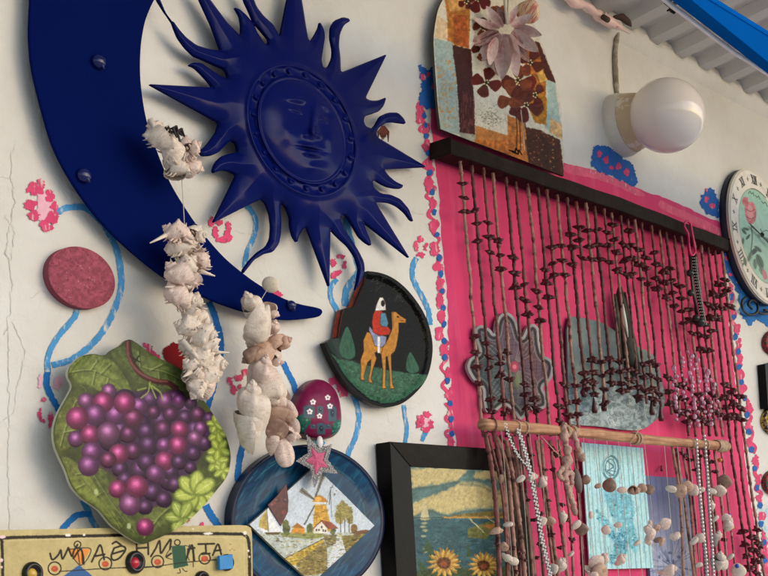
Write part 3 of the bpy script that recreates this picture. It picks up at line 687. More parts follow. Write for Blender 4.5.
# ================================================================== grape plaque
GR = [(130, 339), (137, 343), (146, 350), (156, 357), (168, 362), (180, 368), (190, 376), (195, 386), (201, 396), (215, 417), (226, 434.6), (231.4, 454.7), (229, 472), (225, 480), (218, 488.5), (206.5, 503), (188.8, 521), (170, 533), (153, 540.5), (142, 545), (132, 540), (120, 532), (110, 524.5), (99, 509.5), (82.5, 499.5), (71, 487), (65.5, 469.5), (59, 457), (54, 444.5), (53, 430), (57, 414.5), (67, 397), (73, 386), (67, 376), (68.7, 367), (80, 356), (93, 353.5), (104.5, 356), (109, 351), (120, 346), (124, 341)]
cv = Canvas(smooth(GR, 2), 2.0, (70, 78, 40))
f = fbm(cv.X * .06, cv.Y * .06, 4); cv.C = np.array((38, 42, 24)) * (1 - f[..., None]) + np.array((84, 92, 44)) * f[..., None]
def g2(u, v): return 40 + u / 3.49, 320 + v / 3.49
def leaf(pts, col, hi, veins, sd=0):
    p = smooth(pts, 2); cv.poly(p, col, 1.2, var=.35, seed=sd, h=.0012)
    c = np.mean(pts, 0)
    for a in np.linspace(0, 2 * pi, 12)[:-1]:
        r = 9 + 4 * sin(a * 3 + sd); cv.ell(c[0] + r * cos(a), c[1] + r * .8 * sin(a), 5, 3, hi, a, soft=True, alpha=.5)
    for v in veins: cv.line(v, 1.0, (150, 156, 92), .6, alpha=.75, h=.0003); cv.line([(x + 1.4, y + 1.2) for x, y in v], 1.3, (46, 52, 26), .9, alpha=.55)
leaf([(69, 372), (72, 360), (90, 354), (105, 356), (118, 366), (130, 385), (133, 398), (118, 398), (100, 392), (88, 384), (78, 384)], (98, 108, 50), (132, 142, 74), [[(70, 372), (90, 370), (110, 378), (130, 396)], [(90, 370), (97, 360)], [(100, 374), (110, 364)], [(95, 371), (92, 384)], [(108, 378), (104, 390)]], 1)
leaf([(108, 352), (122, 345), (132, 346), (142, 352), (160, 358), (184, 371), (196, 388), (185, 392), (165, 388), (140, 385), (124, 368)], (74, 84, 42), (108, 118, 60), [[(128, 350), (140, 366), (165, 372), (190, 384)], [(140, 366), (138, 352)], [(150, 370), (162, 364)], [(158, 372), (160, 384)]], 2)
leaf([(54, 430), (58, 414), (68, 398), (78, 396), (82, 412), (76, 432), (66, 452), (58, 450)], (88, 94, 44), (122, 130, 60), [[(60, 446), (66, 425), (76, 400)], [(64, 432), (74, 430)], [(66, 422), (60, 416)]], 3)
leaf([(60, 456), (70, 458), (86, 470), (98, 484), (112, 500), (126, 530), (110, 522), (98, 508), (84, 498), (72, 486), (66, 470)], (96, 104, 48), (136, 146, 70), [[(66, 462), (84, 482), (104, 505), (120, 528)], [(76, 474), (90, 472)], [(84, 484), (76, 488)], [(96, 496), (104, 490)]], 4)
leaf([(86, 470), (100, 466), (112, 486), (124, 506), (136, 524), (140, 540), (128, 534), (114, 512), (100, 492)], (76, 84, 42), (104, 114, 56), [[(92, 472), (110, 500), (134, 532)]], 5)
leaf([(140, 540), (160, 528), (175, 508), (160, 500), (148, 508), (142, 520)], (84, 92, 48), (112, 120, 62), [[(144, 538), (156, 520), (168, 508)]], 6)
random.seed(77)
for _ in range(150):
    x, y = random.uniform(55, 230), random.uniform(342, 540); cv.ell(x, y, random.uniform(2, 7), random.uniform(1.2, 4), random.choice([(34, 40, 20), (134, 144, 78), (112, 122, 60), (48, 54, 26), (30, 34, 18)]), random.uniform(0, 3.1), soft=True, alpha=random.uniform(.2, .5))
for _ in range(70):
    x, y = random.uniform(58, 225), random.uniform(345, 538); a = random.uniform(0, 3.1); cv.line([(x, y), (x + 5 * cos(a), y + 5 * sin(a)), (x + 9 * cos(a + .3), y + 9 * sin(a + .3))], .7, random.choice([(150, 160, 96), (40, 46, 22)]), .6, alpha=.45)
PK, VV, VP, PD, DP, DD = (166, 58, 112), (132, 66, 122), (146, 80, 128), (122, 48, 90), (100, 42, 84), (80, 40, 82)
base = [(150, 400), (120, 430), (170, 450), (140, 470), (110, 440), (185, 410), (160, 420), (90, 430), (130, 500), (195, 430), (125, 400), (170, 480), (150, 440), (175, 400), (100, 410), (140, 425)]
cv.poly(smooth([(80, 398), (110, 390), (150, 392), (190, 396), (212, 420), (208, 448), (192, 470), (175, 490), (150, 512), (128, 500), (118, 478), (96, 464), (82, 440)], 2), (58, 34, 62), 3)
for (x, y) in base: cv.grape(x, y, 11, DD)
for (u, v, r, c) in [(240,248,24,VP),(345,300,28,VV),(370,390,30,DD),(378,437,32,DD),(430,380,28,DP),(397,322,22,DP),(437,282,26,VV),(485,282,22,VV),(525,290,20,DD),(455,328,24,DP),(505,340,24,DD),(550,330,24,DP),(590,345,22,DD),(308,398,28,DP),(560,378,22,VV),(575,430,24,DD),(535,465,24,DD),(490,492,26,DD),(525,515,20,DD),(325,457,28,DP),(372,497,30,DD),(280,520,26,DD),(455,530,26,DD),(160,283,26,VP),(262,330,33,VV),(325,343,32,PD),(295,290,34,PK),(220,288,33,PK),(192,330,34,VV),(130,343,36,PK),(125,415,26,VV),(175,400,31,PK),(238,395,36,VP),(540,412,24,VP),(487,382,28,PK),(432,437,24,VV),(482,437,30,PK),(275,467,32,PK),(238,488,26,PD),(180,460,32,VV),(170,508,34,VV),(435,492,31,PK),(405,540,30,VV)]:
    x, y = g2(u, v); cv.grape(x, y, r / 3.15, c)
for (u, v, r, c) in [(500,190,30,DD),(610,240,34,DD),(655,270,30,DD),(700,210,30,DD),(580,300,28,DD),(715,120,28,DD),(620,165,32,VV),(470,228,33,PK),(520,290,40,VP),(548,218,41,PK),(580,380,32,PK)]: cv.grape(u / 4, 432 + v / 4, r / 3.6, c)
# pale young leaves on the right
def lobes(c, r, n, a0, col, dark):
    r = r * 1.15
    for k in range(n):
        a = a0 + k * 2 * pi / n; x, y = c[0] + r * .55 * cos(a), c[1] + r * .55 * sin(a)
        cv.ell(x, y, r * .60, r * .40, dark, a, 1.2); cv.ell(x, y - .5, r * .52, r * .30, col, a, 1.6); cv.line([c, (c[0] + r * cos(a), c[1] + r * sin(a))], .8, (206, 212, 130), .5, alpha=.8, cr=False)
lobes((196, 493), 17, 7, .3, (168, 178, 84), (96, 110, 46)); lobes((182, 517), 13, 6, 0, (150, 162, 76), (84, 98, 42))
for (x, y, r) in ((218, 434, 8), (219, 450, 9), (217, 462, 9), (222, 471, 7), (216, 424, 7)): lobes((x, y), r, 5, x * .3, (158, 170, 70), (92, 106, 44))
cv.line([(128, 341), (129, 352), (133, 364), (142, 375), (155, 381), (168, 383), (176, 388)], 5.5, (58, 28, 26), .8, h=.002); cv.line([(127.5, 342), (128, 353), (132, 364), (141, 373.5), (155, 380), (167, 381.5)], 2.2, (128, 74, 66), 1, alpha=.8)
for b in ([(150, 382), (148, 392), (141, 398)], [(150, 384), (156, 398)], [(152, 386), (160, 392), (163, 400)], [(146, 388), (138, 390)]): cv.line(b, 1.4, (140, 152, 76), .6, alpha=.9)
cv.line([(135, 362), (139, 356)], 1.5, (22, 20, 16)); cv.line([(133, 358), (140, 362)], 1.2, (22, 20, 16))
for (x, y) in ((96, 492), (129, 526)): cv.ell(x, y, 2, 3, (170, 182, 130), alpha=.8)
cv.painterly(.35, .5, .10, 3)
u = (cv.X - 142) / 92; v = (cv.Y - 440) / 108; cv.H = cv.H * .15 + .008 * np.sqrt(np.clip(1 - u * u - v * v, 0, 1))
m_print = art_mat('varnished_print', .42, .18, .05, 120); m_cream = mat('pale_edge', (186, 184, 158), .6)
t_ = thing('grape_plaque', 'heart shaped plaque with purple grapes and green vine leaves', 'wall plaque', P(142, 440, .02)); relief('grape_picture', cv, .030, .004, m_print, t_, m_cream)
# ================================================================== painted lesson sign, bottom left
SG = [(-14, 530.5), (60, 529), (172, 526.3), (240, 525), (247, 525.6), (251, 528), (252, 533), (253, 580), (253.5, 640), (-14, 642)]
cv = Canvas(SG, 2.2, (182, 164, 112)); cv.mottle(.07, .05, 2); cv.mottle(.05, .5, 4)
K = (20, 14, 12)
cv.line([(3, 641), (2.5, 560), (2, 542), (6, 538), (60, 536.5), (130, 535), (172, 533.5), (236, 534), (245, 535.5), (248.5, 541), (249.5, 560), (250, 641)], 3.0, K, .5, rag=.4)
cv.line([(8, 541), (60, 539), (172, 537), (240, 538.5), (244, 545), (245, 641)], .8, (206, 190, 142), .4, alpha=.6)
for (x, y, rx, ry) in ((2.5, 537, 3.5, 1.8), (68, 535.3, 3, 1.6), (84, 534.8, 1.6, 1.2), (208, 533.5, 5, 1.4), (245, 533, 2, 2.2), (248.5, 551, 1, 1.4), (193, 529, .8, .8), (1.5, 560, 1.8, 2), (1.5, 567, 1.2, 1.4), (249.5, 557, .8, 1)): cv.poly([(x + rx * cos(a), y + ry * sin(a)) for a in np.linspace(0, 2 * pi, 9)[:-1]], (226, 218, 204) if x > 5 else (222, 190, 190), rag=.6, rs=1)
def s3(l): return [(u / 4.8, 476 + v / 4.8) for u, v in l]
def s4(l): return [(120 + u / 4.8, 476 + v / 4.8) for u, v in l]
cv.poly(s3([(325, 352), (435, 350), (388, 428)]), (214, 128, 52), .5, rag=.3); cv.poly(s3([(302, 482), (380, 428), (440, 476), (445, 540), (300, 545)]), (36, 84, 134), .5, rag=.4)
cv.poly(s4([(248, 337), (312, 333), (318, 380), (327, 430), (258, 446)]), (26, 72, 52), .5, rag=.4)
wk = lambda l, w=1.9: cv.line(l, w, K, .35, rag=.15)
wk(s3([(285, 458), (380, 452), (500, 444), (640, 438), (760, 434)]), .9); wk(s4([(10, 440), (90, 440), (160, 436), (300, 416), (460, 402)]), .9)
# M A TH H M A T A, brushed by hand behind the stick figures
wk(s3([(240, 372), (252, 402), (280, 378), (292, 356), (300, 398), (328, 345)])); wk(s3([(328, 345), (345, 385), (355, 358), (372, 330)])); wk(s3([(352, 396), (385, 352), (398, 380), (402, 422)]))
wk(s3([(440, 412), (460, 370), (482, 332), (500, 400)])); wk(s3([(452, 386), (502, 376)]))
wk(s3([(548, 346), (534, 385), (545, 404), (575, 392), (603, 352), (585, 336), (548, 346)])); wk(s3([(540, 374), (592, 358)])); wk(s3([(540, 325), (556, 315), (568, 322), (582, 332)]))
wk(s3([(655, 320), (657, 366)])); wk(s3([(710, 315), (712, 376)])); wk(s3([(657, 347), (712, 343)]))
wk(s4([(148, 386), (170, 350), (190, 312), (196, 370), (220, 335), (243, 305), (240, 352)])); wk(s4([(222, 388), (245, 372)])); 
wk(s4([(318, 398), (345, 332), (357, 408)])); wk(s4([(326, 352), (358, 345)])); wk(s4([(334, 330), (322, 372), (332, 404)]), .8)
wk(s4([(376, 327), (452, 325)])); wk(s4([(411, 326), (413, 372)])); wk(s4([(395, 375), (430, 372)]))
wk(s4([(445, 380), (470, 328), (486, 376)])); wk(s4([(453, 360), (484, 355)]))
def ring(x, y, r, w_=1.2): wk([(x + r * cos(a), y + r * sin(a)) for a in np.linspace(0, 2 * pi, 22)], w_)
ring(77.5, 544.5, 3.3); wk(s3([(325, 352), (435, 350), (388, 428), (325, 352)]), .9); wk(s3([(372, 352), (382, 420)]), 1.0); wk(s3([(392, 352), (396, 420)]), 1.0)
ring(177.3, 542.5, 2.8); wk(s4([(248, 337), (220, 386), (250, 400)]), .8); wk(s4([(312, 333), (345, 350), (352, 436)]), .8); wk(s4([(286, 446), (290, 464), (276, 466)]), .9); wk(s4([(300, 444), (312, 458), (322, 457)]), .9)
for (x, y, r) in ((54.6, 568.4, 6.4), (105.3, 563.5, 6.3), (157.6, 561.6, 6), (204.6, 558.3, 5.6)):
    ring(x, y, r, 1.3); cv.ell(x, y + .5, 3.4, 3, (176, 66, 44)); cv.ell(x - .5, y, 1.5, 1.2, (190, 90, 60), alpha=.7)
for (u, v) in ((530, 328), (538, 350), (548, 356), (528, 356)): x, y = s4([(u, v)])[0]; cv.ell(x, y, .8, .5, (150, 110, 70))
m_sign = art_mat('enamelled_sign', .4, .25, .06, 90)
t_ = thing('lesson_sign', 'tan painted sign with stick figures and black lettering under the grapes', 'sign', P(120, 560, .02)); sg = relief('sign_board', cv, .022, .016, m_sign, t_, mat('sign_side', (150, 132, 92), .6))
m_blk = mat('black_gloss', (24, 20, 20), .3, var=.2, vscale=50, coat=.4)
def button(x, y, r, col, nm):
    k = mpp(x, y, .024); V, F = lathe([(k * r, 0), (k * r, .003), (k * r * .9, .0058), (k * r * .62, .0066), (k * r * .58, .0052), (0.0001, .0052)], P(x, y, .0221), (0, -1, 0), 28)
    b = mk('button', V, F, t_, m_blk, True); V, F = sphere_arr(P(x, y + .5, .027), k * r * .5, 16, 10, (1, .8, 1)); mk(nm, V, F, b, mat(nm + '_glass', col, .12, var=.2, vscale=120, coat=1), True)
button(31.5, 573.5, 11.6, (196, 158, 58), 'amber_bead'); button(134.3, 562.3, 11.4, (176, 20, 46), 'red_bead')
button(201, 580, 9, (90, 40, 40), 'brown_bead')
k = mpp(226, 562, .024); V, F = lathe([(k * 8.4, 0), (k * 8.4, .003), (k * 7.5, .005), (.0001, .005)], P(226, 562.5, .0221), (0, -1, 0), 24); b = mk('button', V, F, t_, m_blk, True)
o = slab('blue_tile', [(219.5, 555.8), (233, 554), (233.5, 568.5), (220, 570)], .031, .004, mat('tile_blue', (44, 128, 184), .4, var=.12, vscale=60), b, .0008)

# ================================================================== blue plate with windmill tile
oval = lambda cx, cy, rx, ry, n=96, sk=0: [(cx + rx * cos(a) + sk * sin(a), cy + ry * sin(a)) for a in np.linspace(0, 2 * pi, n + 1)[:-1]]
PC = (308, 521); BP = oval(308, 521, 77, 76.5)
cv = Canvas(BP, 2.0, (16, 50, 92)); X, Y = cv.X - PC[0], cv.Y - PC[1]; q = np.sqrt((X / 77) ** 2 + (Y / 76.5) ** 2)
n = fbm(cv.X * .06, cv.Y * .25 + cv.X * .15, 3); n2 = fbm(cv.X * .5 + cv.Y * .3, cv.Y * .08, 8)
cv.C = np.array((6, 34, 60)) * (1 - n[..., None]) + np.array((18, 76, 108)) * n[..., None]
k_ = sst(.55, .75, n2)[..., None] * .5; cv.C = cv.C * (1 - k_) + np.array((60, 128, 140)) * k_ * .75 + cv.C * k_ * .25
random.seed(5)
for _ in range(70):
    a = random.uniform(0, 2 * pi); r = random.uniform(.62, .95); x, y = PC[0] + 77 * r * cos(a), PC[1] + 76 * r * sin(a); l = random.uniform(3, 9); tx, ty = -sin(a), cos(a)
    cv.line([(x - tx * l, y - ty * l), (x + tx * l, y + ty * l)], random.uniform(.4, .8), random.choice([(80, 150, 150), (70, 120, 160), (120, 140, 100), (12, 30, 60)]), .5, alpha=random.uniform(.2, .6))
e = sst(.93, .965, q)[..., None]; cv.C = cv.C * (1 - e) + np.array((14, 26, 52)) * e
cv.H = .005 * sst(.72, 1.0, q) + .001 * sst(.93, .97, q) * sst(1.0, .98, q)
m_plate = art_mat('glazed_plate', .3, .35, .1, 60)
plate = thing('blue_plate', 'round dark blue plate with a diamond windmill picture in its middle', 'plate', P(308, 521, .03)); relief('plate_rim', cv, .014, .012, m_plate, plate, mat('plate_side', (14, 28, 52), .4, coat=.3))
# diamond picture
def t5(l): return [(250 + u / 5.19, 465 + v / 5.19) for u, v in l]
TD = [(249.5, 524.5), (282, 496), (315, 466.5), (344.5, 495), (374.5, 525.5), (343, 555), (312, 583), (281, 555)]
cv = Canvas(TD, 2.6, (190, 196, 200))
cv.C = np.array((176, 184, 190)) + (cv.Y[..., None] - 470) * .22; cv.mottle(.06, .08, 1)
cv.poly(t5([(-20, 350), (160, 350), (380, 365), (600, 345), (720, 330), (720, 700), (-20, 700)]), (172, 178, 168), .8, var=.15)
ink = (62, 48, 34)
def scrib(poly, cols, n_, L=3, w_=.55, seed=1):
    rnd = random.Random(seed); p = np.array(poly); x0, y0 = p.min(0); x1, y1 = p.max(0)
    for _ in range(n_):
        x, y = rnd.uniform(x0, x1), rnd.uniform(y0, y1)
        if inside(np.array([x]), np.array([y]), p)[0]:
            a = rnd.uniform(-.5, .5); l = rnd.uniform(.4, 1) * L; cv.line([(x - l * cos(a), y - l * sin(a) * .5), (x + l * cos(a), y + l * sin(a) * .5)], w_ * rnd.uniform(.6, 1.5), rnd.choice(cols), .4, alpha=rnd.uniform(.4, .9), cr=False)
G1, G2, Y1, BR, RD = (96, 98, 40), (132, 126, 56), (186, 154, 52), (92, 66, 38), (138, 64, 44)
cv.poly(t5([(150, 352), (380, 348), (392, 372), (320, 385), (170, 372)]), (128, 132, 74), .6, var=.3)
cv.poly(t5([(180, 488), (380, 384), (385, 410), (250, 520), (200, 520)]), Y1, .5, var=.25); cv.line(t5([(170, 490), (380, 384)]), .7, ink, .4, cr=False)
cv.poly(t5([(240, 510), (385, 400), (400, 430), (400, 560), (260, 580)]), (120, 104, 58), .6, var=.4)
cv.poly(t5([(480, 370), (660, 345), (560, 450), (500, 520), (470, 440)]), (124, 110, 52), .6, var=.45)
cv.poly(t5([(445, 388), (480, 388), (500, 460), (480, 560), (420, 580), (400, 500)]), (200, 204, 204), .5); cv.poly(t5([(380, 365), (450, 360), (445, 410), (400, 430)]), (104, 96, 66), .6, var=.4)
scrib(t5([(170, 470), (400, 400), (400, 600), (250, 600)]), [ink, G1, Y1, BR, (170, 150, 90)], 170, 2.2, seed=2); scrib(t5([(470, 360), (640, 345), (500, 540), (470, 500)]), [G1, BR, Y1, ink], 110, 2, seed=3)
scrib(t5([(20, 330), (180, 360), (170, 480), (100, 420)]), [G1, G2, ink, BR, (150, 160, 160)], 70, 2, seed=4); scrib(t5([(400, 440), (520, 430), (480, 580), (380, 590)]), [(140, 146, 146), (110, 104, 80), (220, 222, 220)], 60, 2.4, seed=5)
scrib(t5([(380, 355), (620, 345), (620, 375), (390, 400)]), [ink, G1, BR], 60, 2, seed=7)
# trees
for (x, y, r) in ((475, 225, 26), (468, 260, 30), (480, 200, 15), (512, 240, 22), (515, 270, 22), (500, 215, 12), (465, 285, 20), (520, 290, 15)): 
    c = t5([(x, y)])[0]; cv.poly([(c[0] + r / 5.19 * cos(a), c[1] + r / 5.19 * 1.1 * sin(a)) for a in np.linspace(0, 2 * pi, 9)[:-1]], (132, 120, 62), .5, rag=1.2, rs=.9, var=.4, seed=int(x))
scrib(t5([(445, 190), (535, 200), (535, 300), (445, 300)]), [G1, (84, 74, 34), (170, 156, 92)], 60, 1.2, .5, 9)
for x in (470, 492, 515): cv.line(t5([(x, 280), (x, 350)]), .8, BR, .4, cr=False)
cv.ell(*t5([(540, 330)])[0], 3.4, 4.6, (122, 92, 44)); cv.poly(t5([(520, 350), (600, 335), (645, 345), (560, 362)]), (104, 66, 44), .5, rag=.5)
for (x, y, r) in ((185, 310, 18), (190, 335, 20), (310, 330, 18), (430, 340, 16)): c = t5([(x, y)])[0]; cv.poly([(c[0] + r / 5.19 * cos(a), c[1] + r / 5.19 * 1.5 * sin(a)) for a in np.linspace(0, 2 * pi, 9)[:-1]], (84, 92, 50), .5, rag=.8, var=.4)
cv.poly(t5([(215, 340), (245, 305), (285, 335), (285, 355), (215, 355)]), (196, 132, 42), .4, var=.2); cv.poly(t5([(215, 325), (245, 300), (288, 330)]), (150, 98, 34), .4)
# sail
cv.poly(t5([(88, 212), (60, 280), (50, 330), (70, 352), (120, 352), (165, 345), (130, 290)]), (216, 216, 214), .4); cv.poly(t5([(84, 235), (50, 285), (46, 320), (95, 342), (92, 270)]), (170, 146, 74), .5, var=.25); cv.line(t5([(86, 214), (96, 345)]), .7, (90, 90, 86), .4, cr=False); cv.poly(t5([(75, 350), (160, 348), (150, 362), (85, 362)]), (84, 70, 40), .4)
# mill
cv.poly(t5([(335, 205), (395, 205), (416, 300), (420, 345), (325, 345), (330, 290)]), (190, 142, 44), .4, var=.3); scrib(t5([(335, 215), (395, 215), (412, 320), (330, 320)]), [(120, 82, 30), (220, 180, 80), (150, 104, 36)], 60, 1.6, seed=6)
cv.poly(t5([(322, 192), (335, 165), (362, 154), (390, 172), (404, 192)]), (176, 116, 36), .4); cv.ell(*t5([(352, 178)])[0], 3.6, 2.6, (222, 164, 66)); cv.line(t5([(322, 194), (402, 200)]), 1.4, (212, 206, 190), .4, cr=False)
def blade(a, b, w0, w1):
    a, b = np.array(a, float), np.array(b, float); t = b - a; t /= np.linalg.norm(t); nn = np.array((t[1], -t[0])); cv.poly(t5([a + nn * w0, b + nn * w1, b - nn * w1, a - nn * w0]), (118, 114, 106), .4)
    cv.line(t5([a, b]), .7, (52, 46, 40), .3, cr=False)
blade((340, 165), (382, 45), 5, 12); blade((335, 180), (262, 128), 5, 14); blade((335, 210), (282, 310), 3, 5); blade((412, 205), (418, 130), 1, 2)
for (a, b) in (((396, 205), (420, 120)), ((420, 120), (440, 95)), ((418, 130), (424, 270))): cv.line(t5([a, b]), .45, (80, 76, 70), .3, cr=False)
for k in range(9): x = 440 + 13 * cos(k * 2.3) * k / 4; y = 150 - k * 6 + 14 * sin(k); cv.ell(*t5([(x, y)])[0], .7, .4, (70, 68, 66))
cv.poly(t5([(330, 330), (370, 290), (402, 325), (402, 355), (330, 355)]), (214, 206, 190), .4); cv.poly(t5([(368, 285), (420, 296), (460, 330), (408, 332)]), (136, 68, 48), .4, var=.2); cv.line(t5([(330, 330), (370, 289), (404, 328)]), 1, (110, 54, 38), .3, cr=False)
for (x, y) in ((345, 338), (358, 338), (372, 322), (380, 340), (392, 342)): cv.poly(t5([(x - 4, y - 6), (x + 4, y - 6), (x + 4, y + 6), (x - 4, y + 6)]), (60, 52, 46), .3)
cv.painterly(.28, .8, .12, 4)
scrib(t5([(160, 350), (640, 345), (400, 600), (250, 600)]), [ink, G1, Y1, BR, (214, 206, 170)], 420, 2.0, .55, seed=12); scrib(t5([(20, 330), (160, 355), (250, 560)]), [ink, (210, 212, 208), G1], 60, 2, .5, seed=13)
m_tile = art_mat('printed_tile', .25, .5, .03, 80)
relief('picture_tile', cv, .022, .004, m_tile, plate, mat('tile_edge', (150, 140, 110), .5))
# dark red shard left in the gap of the picture
cv = Canvas([(268, 505), (277, 496), (286.5, 483.5), (288.5, 500), (288, 512), (281, 526)], 2.4, (84, 42, 46)); cv.mottle(.4, .4, 2); cv.speck(14, [(160, 40, 52), (40, 44, 76), (120, 90, 90), (180, 40, 50)], (.6, 1.6)); relief('red_patch', cv, .0235, .001, m_tile, plate, None)

# ================================================================== painted pebble
PB = smooth([(313.7, 378.6), (325.4, 380.4), (334.8, 388.6), (339.4, 399), (341.8, 415.6), (340.6, 429.6), (332.4, 437.8), (320.7, 440), (306.7, 438), (295, 432), (291.4, 415.6), (296, 399), (302, 387.5)], 2)
cv = Canvas(PB, 2.6, (112, 22, 62)); cv.mottle(.15, .2, 3)
def p7(u, v): return 220 + u / 4.27, 350 + v / 4.27
for (u, v, ru, rv) in ((335, 320, 38, 40), (360, 300, 30, 30), (500, 340, 24, 34), (505, 320, 20, 24), (330, 350, 24, 22)): x, y = p7(u, v); cv.poly([(x + ru / 4.27 * cos(a), y + rv / 4.27 * sin(a)) for a in np.linspace(0, 2 * pi, 13)[:-1]], (24, 84, 70), .5, rag=1.2, rs=1)
random.seed(3)
for _ in range(70):
    u, v = random.choice([(random.uniform(305, 380), random.uniform(285, 365)), (random.uniform(480, 520), random.uniform(310, 372))]); x, y = p7(u, v); cv.ell(x, y, .8, .8, random.choice([(66, 150, 130), (16, 60, 52), (44, 116, 96)]), alpha=.9)
for (u, v, a, b) in ((380, 262, 24, 28), (428, 255, 13, 18), (480, 270, 18, 34), (432, 335, 18, 26), (398, 326, 12, 10), (462, 326, 12, 10), (470, 240, 14, 12)): x, y = p7(u, v); cv.poly([(x - a / 4.27, y + b / 4.27), (x - a / 4.27, y - b / 6), (x, y - b / 4.27), (x + a / 4.27, y - b / 6), (x + a / 4.27, y + b / 4.27)], (62, 82, 92), .5); cv.ell(x, y, a / 9, b / 9, (30, 36, 44), alpha=.8); cv.ell(x + .4, y - .6, .6, .6, (120, 150, 150), alpha=.8)
for (u, v, r) in ((397, 222, 14), (460, 203, 13), (470, 240, 13), (383, 263, 14), (425, 282, 13)):
    x, y = p7(u, v)
    for k in range(5): a = k * 2 * pi / 5 - pi / 2; cv.ell(x + r / 8.5 * cos(a), y + r / 8.5 * sin(a), r / 9.5, r / 11, (224, 220, 216), a, .35, h=.0004)
    cv.ell(x, y, .8, .8, (120, 60, 80))
d_, _, _, _ = seg_dist(cv.X, cv.Y, PB, True); cv.H += .024 * np.sqrt(np.clip(1 - (1 - np.clip(d_ / 23, 0, 1)) ** 2, 0, 1)) * inside(cv.X, cv.Y, PB)
t_ = thing('painted_stone', 'plum coloured pebble painted with little houses and white flowers', 'painted stone', P(317, 410, .01)); relief('stone', cv, .010, .010, art_mat('painted_pebble', .4, .3, .1, 90), t_, None)

# ================================================================== star ornament
st = thing('star_ornament', 'silver glitter star with pink centre hanging on the blue plate', 'star ornament', P(317, 460, .035))
tips = [(307, 435.5), (331.5, 445), (337, 473), (314.5, 487), (296.5, 461)]; c0 = np.array((317.2, 460.5))
def star(k_in, k_out, d0, hc):
    pts = []
    for i in range(5):
        a = np.array(tips[i]); b = np.array(tips[(i + 1) % 5]); pts.append(c0 + (a - c0) * k_out); pts.append(c0 + ((a + b) / 2 - c0) * k_in * k_out)
    V = [P(*c0, d0 + hc)] + [P(x, y, d0) for x, y in pts] + [P(x, y, d0 - .004) for x, y in pts]; n = 10
    return V, [(0, 1 + i, 1 + (i + 1) % n) for i in range(n)] + [(1 + i, 1 + n + i, 1 + n + (i + 1) % n, 1 + (i + 1) % n) for i in range(n)]
m_silver = mat('silver_glitter', (205, 200, 196), .28, .75, var=.35, vscale=900, bump=1.0, bscale=700)
V, F = star(.60, 1.02, .036, .006); mk('star_body', V, F, st, m_silver)
V, F = star(.60, .56, .0405, .005); mk('pink_centre', V, F, st, mat('pink_glitter', (206, 96, 128), .35, .2, var=.35, vscale=900, bump=.6, bscale=700))
prt = []
rnd = random.Random(4)
for i in range(5):
    a = np.array(tips[i]); m1 = c0 + ((a + np.array(tips[(i + 1) % 5])) / 2 - c0) * .58; m0 = c0 + ((a + np.array(tips[i - 1])) / 2 - c0) * .58
    for q0 in (m0, m1):
        for t in np.linspace(0, 1, 8):
            for s_ in (.98, .84, .7): x, y = c0 + ((a * (1 - t) + q0 * t) - c0) * s_ + np.array((rnd.uniform(-.4, .4), rnd.uniform(-.4, .4))); prt.append(sphere_arr(P(x, y, .0385 + .005 * (1 - s_)), mpp(x, y, .038) * .95, 6, 4))
V, F = join(prt); mk('glitter_beads', V, F, st, m_silver, True, kind='stuff')
V, F = sphere_arr(P(320, 442, .038), mpp(320, 442) * 4, 12, 8, (1, .6, 1.5)); mk('hanger_bead', V, F, st, mat('pearl_white', (214, 208, 202), .25, coat=.5), True)
# ================================================================== broken black plate with camel rider
def b1(l): return [(320 + u / 5.486, 260 + v / 5.486) for u, v in l]
def b2(l): return [(320 + u / 5.486, 330 + v / 5.486) for u, v in l]
rim = [(367.7, 271), (380, 272.8), (392.9, 278), (405.6, 288), (416.5, 301), (424.7, 314.6), (430, 329), (432.6, 344), (432, 358), (429, 372), (424, 383), (414.7, 393.8), (403.8, 402.5), (392.9, 406.5), (382, 407), (369, 403), (356.4, 393.8), (343.7, 381), (332.8, 362.8), (325.5, 346.4), (323.6, 341)]
brk = [(331, 339.5), (335, 338), (339, 336.5), (340.4, 327), (342.8, 314.6), (344.6, 308.8), (350, 307.5), (354.6, 306.4), (357, 301), (359, 296.4), (362, 289), (364.6, 283.7), (366, 277)]
out = np.vstack([spline(rim, 2.5)[:-1], spline(brk, 1.5)]); cv = Canvas(out, 2.4, (5, 5, 6))
cv.mottle(.3, .1, 2)
cv.poly(np.vstack([b2([(60, 128), (100, 150), (200, 178), (300, 205), (400, 222), (500, 238), (600, 246)]), spline(rim, 3)[22:0:-1][:0], [(426, 382), (414, 391), (403, 399), (392, 403), (382, 403.5), (370, 399), (358, 390), (346, 377.5), (336, 361)]]), (52, 88, 66), .8, rag=.8, var=.35, rs=.4)
random.seed(8)
for _ in range(420):
    u, v = random.uniform(40, 600), random.uniform(130, 410); x, y = b2([(u, v)])[0]; l = random.uniform(.6, 2); a = random.uniform(-.4, 1.2)
    if v < 130 + (u - 60) * .22 + 5 or seg_dist(np.array([x]), np.array([y]), out, True)[0][0] < 4: continue
    cv.line([(x, y), (x + l * cos(a), y - l * sin(a))], random.uniform(.4, .8), random.choice([(28, 40, 32), (22, 28, 24), (84, 128, 98), (96, 136, 104)]), .35, alpha=.7, cr=False)
cv.poly(b1([(30, 440), (60, 430), (110, 430), (115, 500), (150, 540), (220, 560), (100, 545), (60, 500)]), (40, 52, 46), 1)
def tree(pts): 
    cv.poly(b1(pts), (50, 88, 68), .5, rnd=2, h=.0004); p = np.array(b1(pts)); c = p.mean(0)
    for k in range(9): x = c[0] + random.uniform(-5, 5); y = c[1] + random.uniform(-7, 12); cv.line([(x, y), (x - 1.3, y - 5)], .7, (32, 60, 46), .4, alpha=.6, cr=False)
tree([(148, 352), (170, 400), (192, 480), (195, 530), (165, 548), (120, 535), (102, 490), (120, 420)]); tree([(495, 497), (520, 540), (545, 590), (540, 615), (505, 625), (475, 610), (470, 580), (480, 530)])
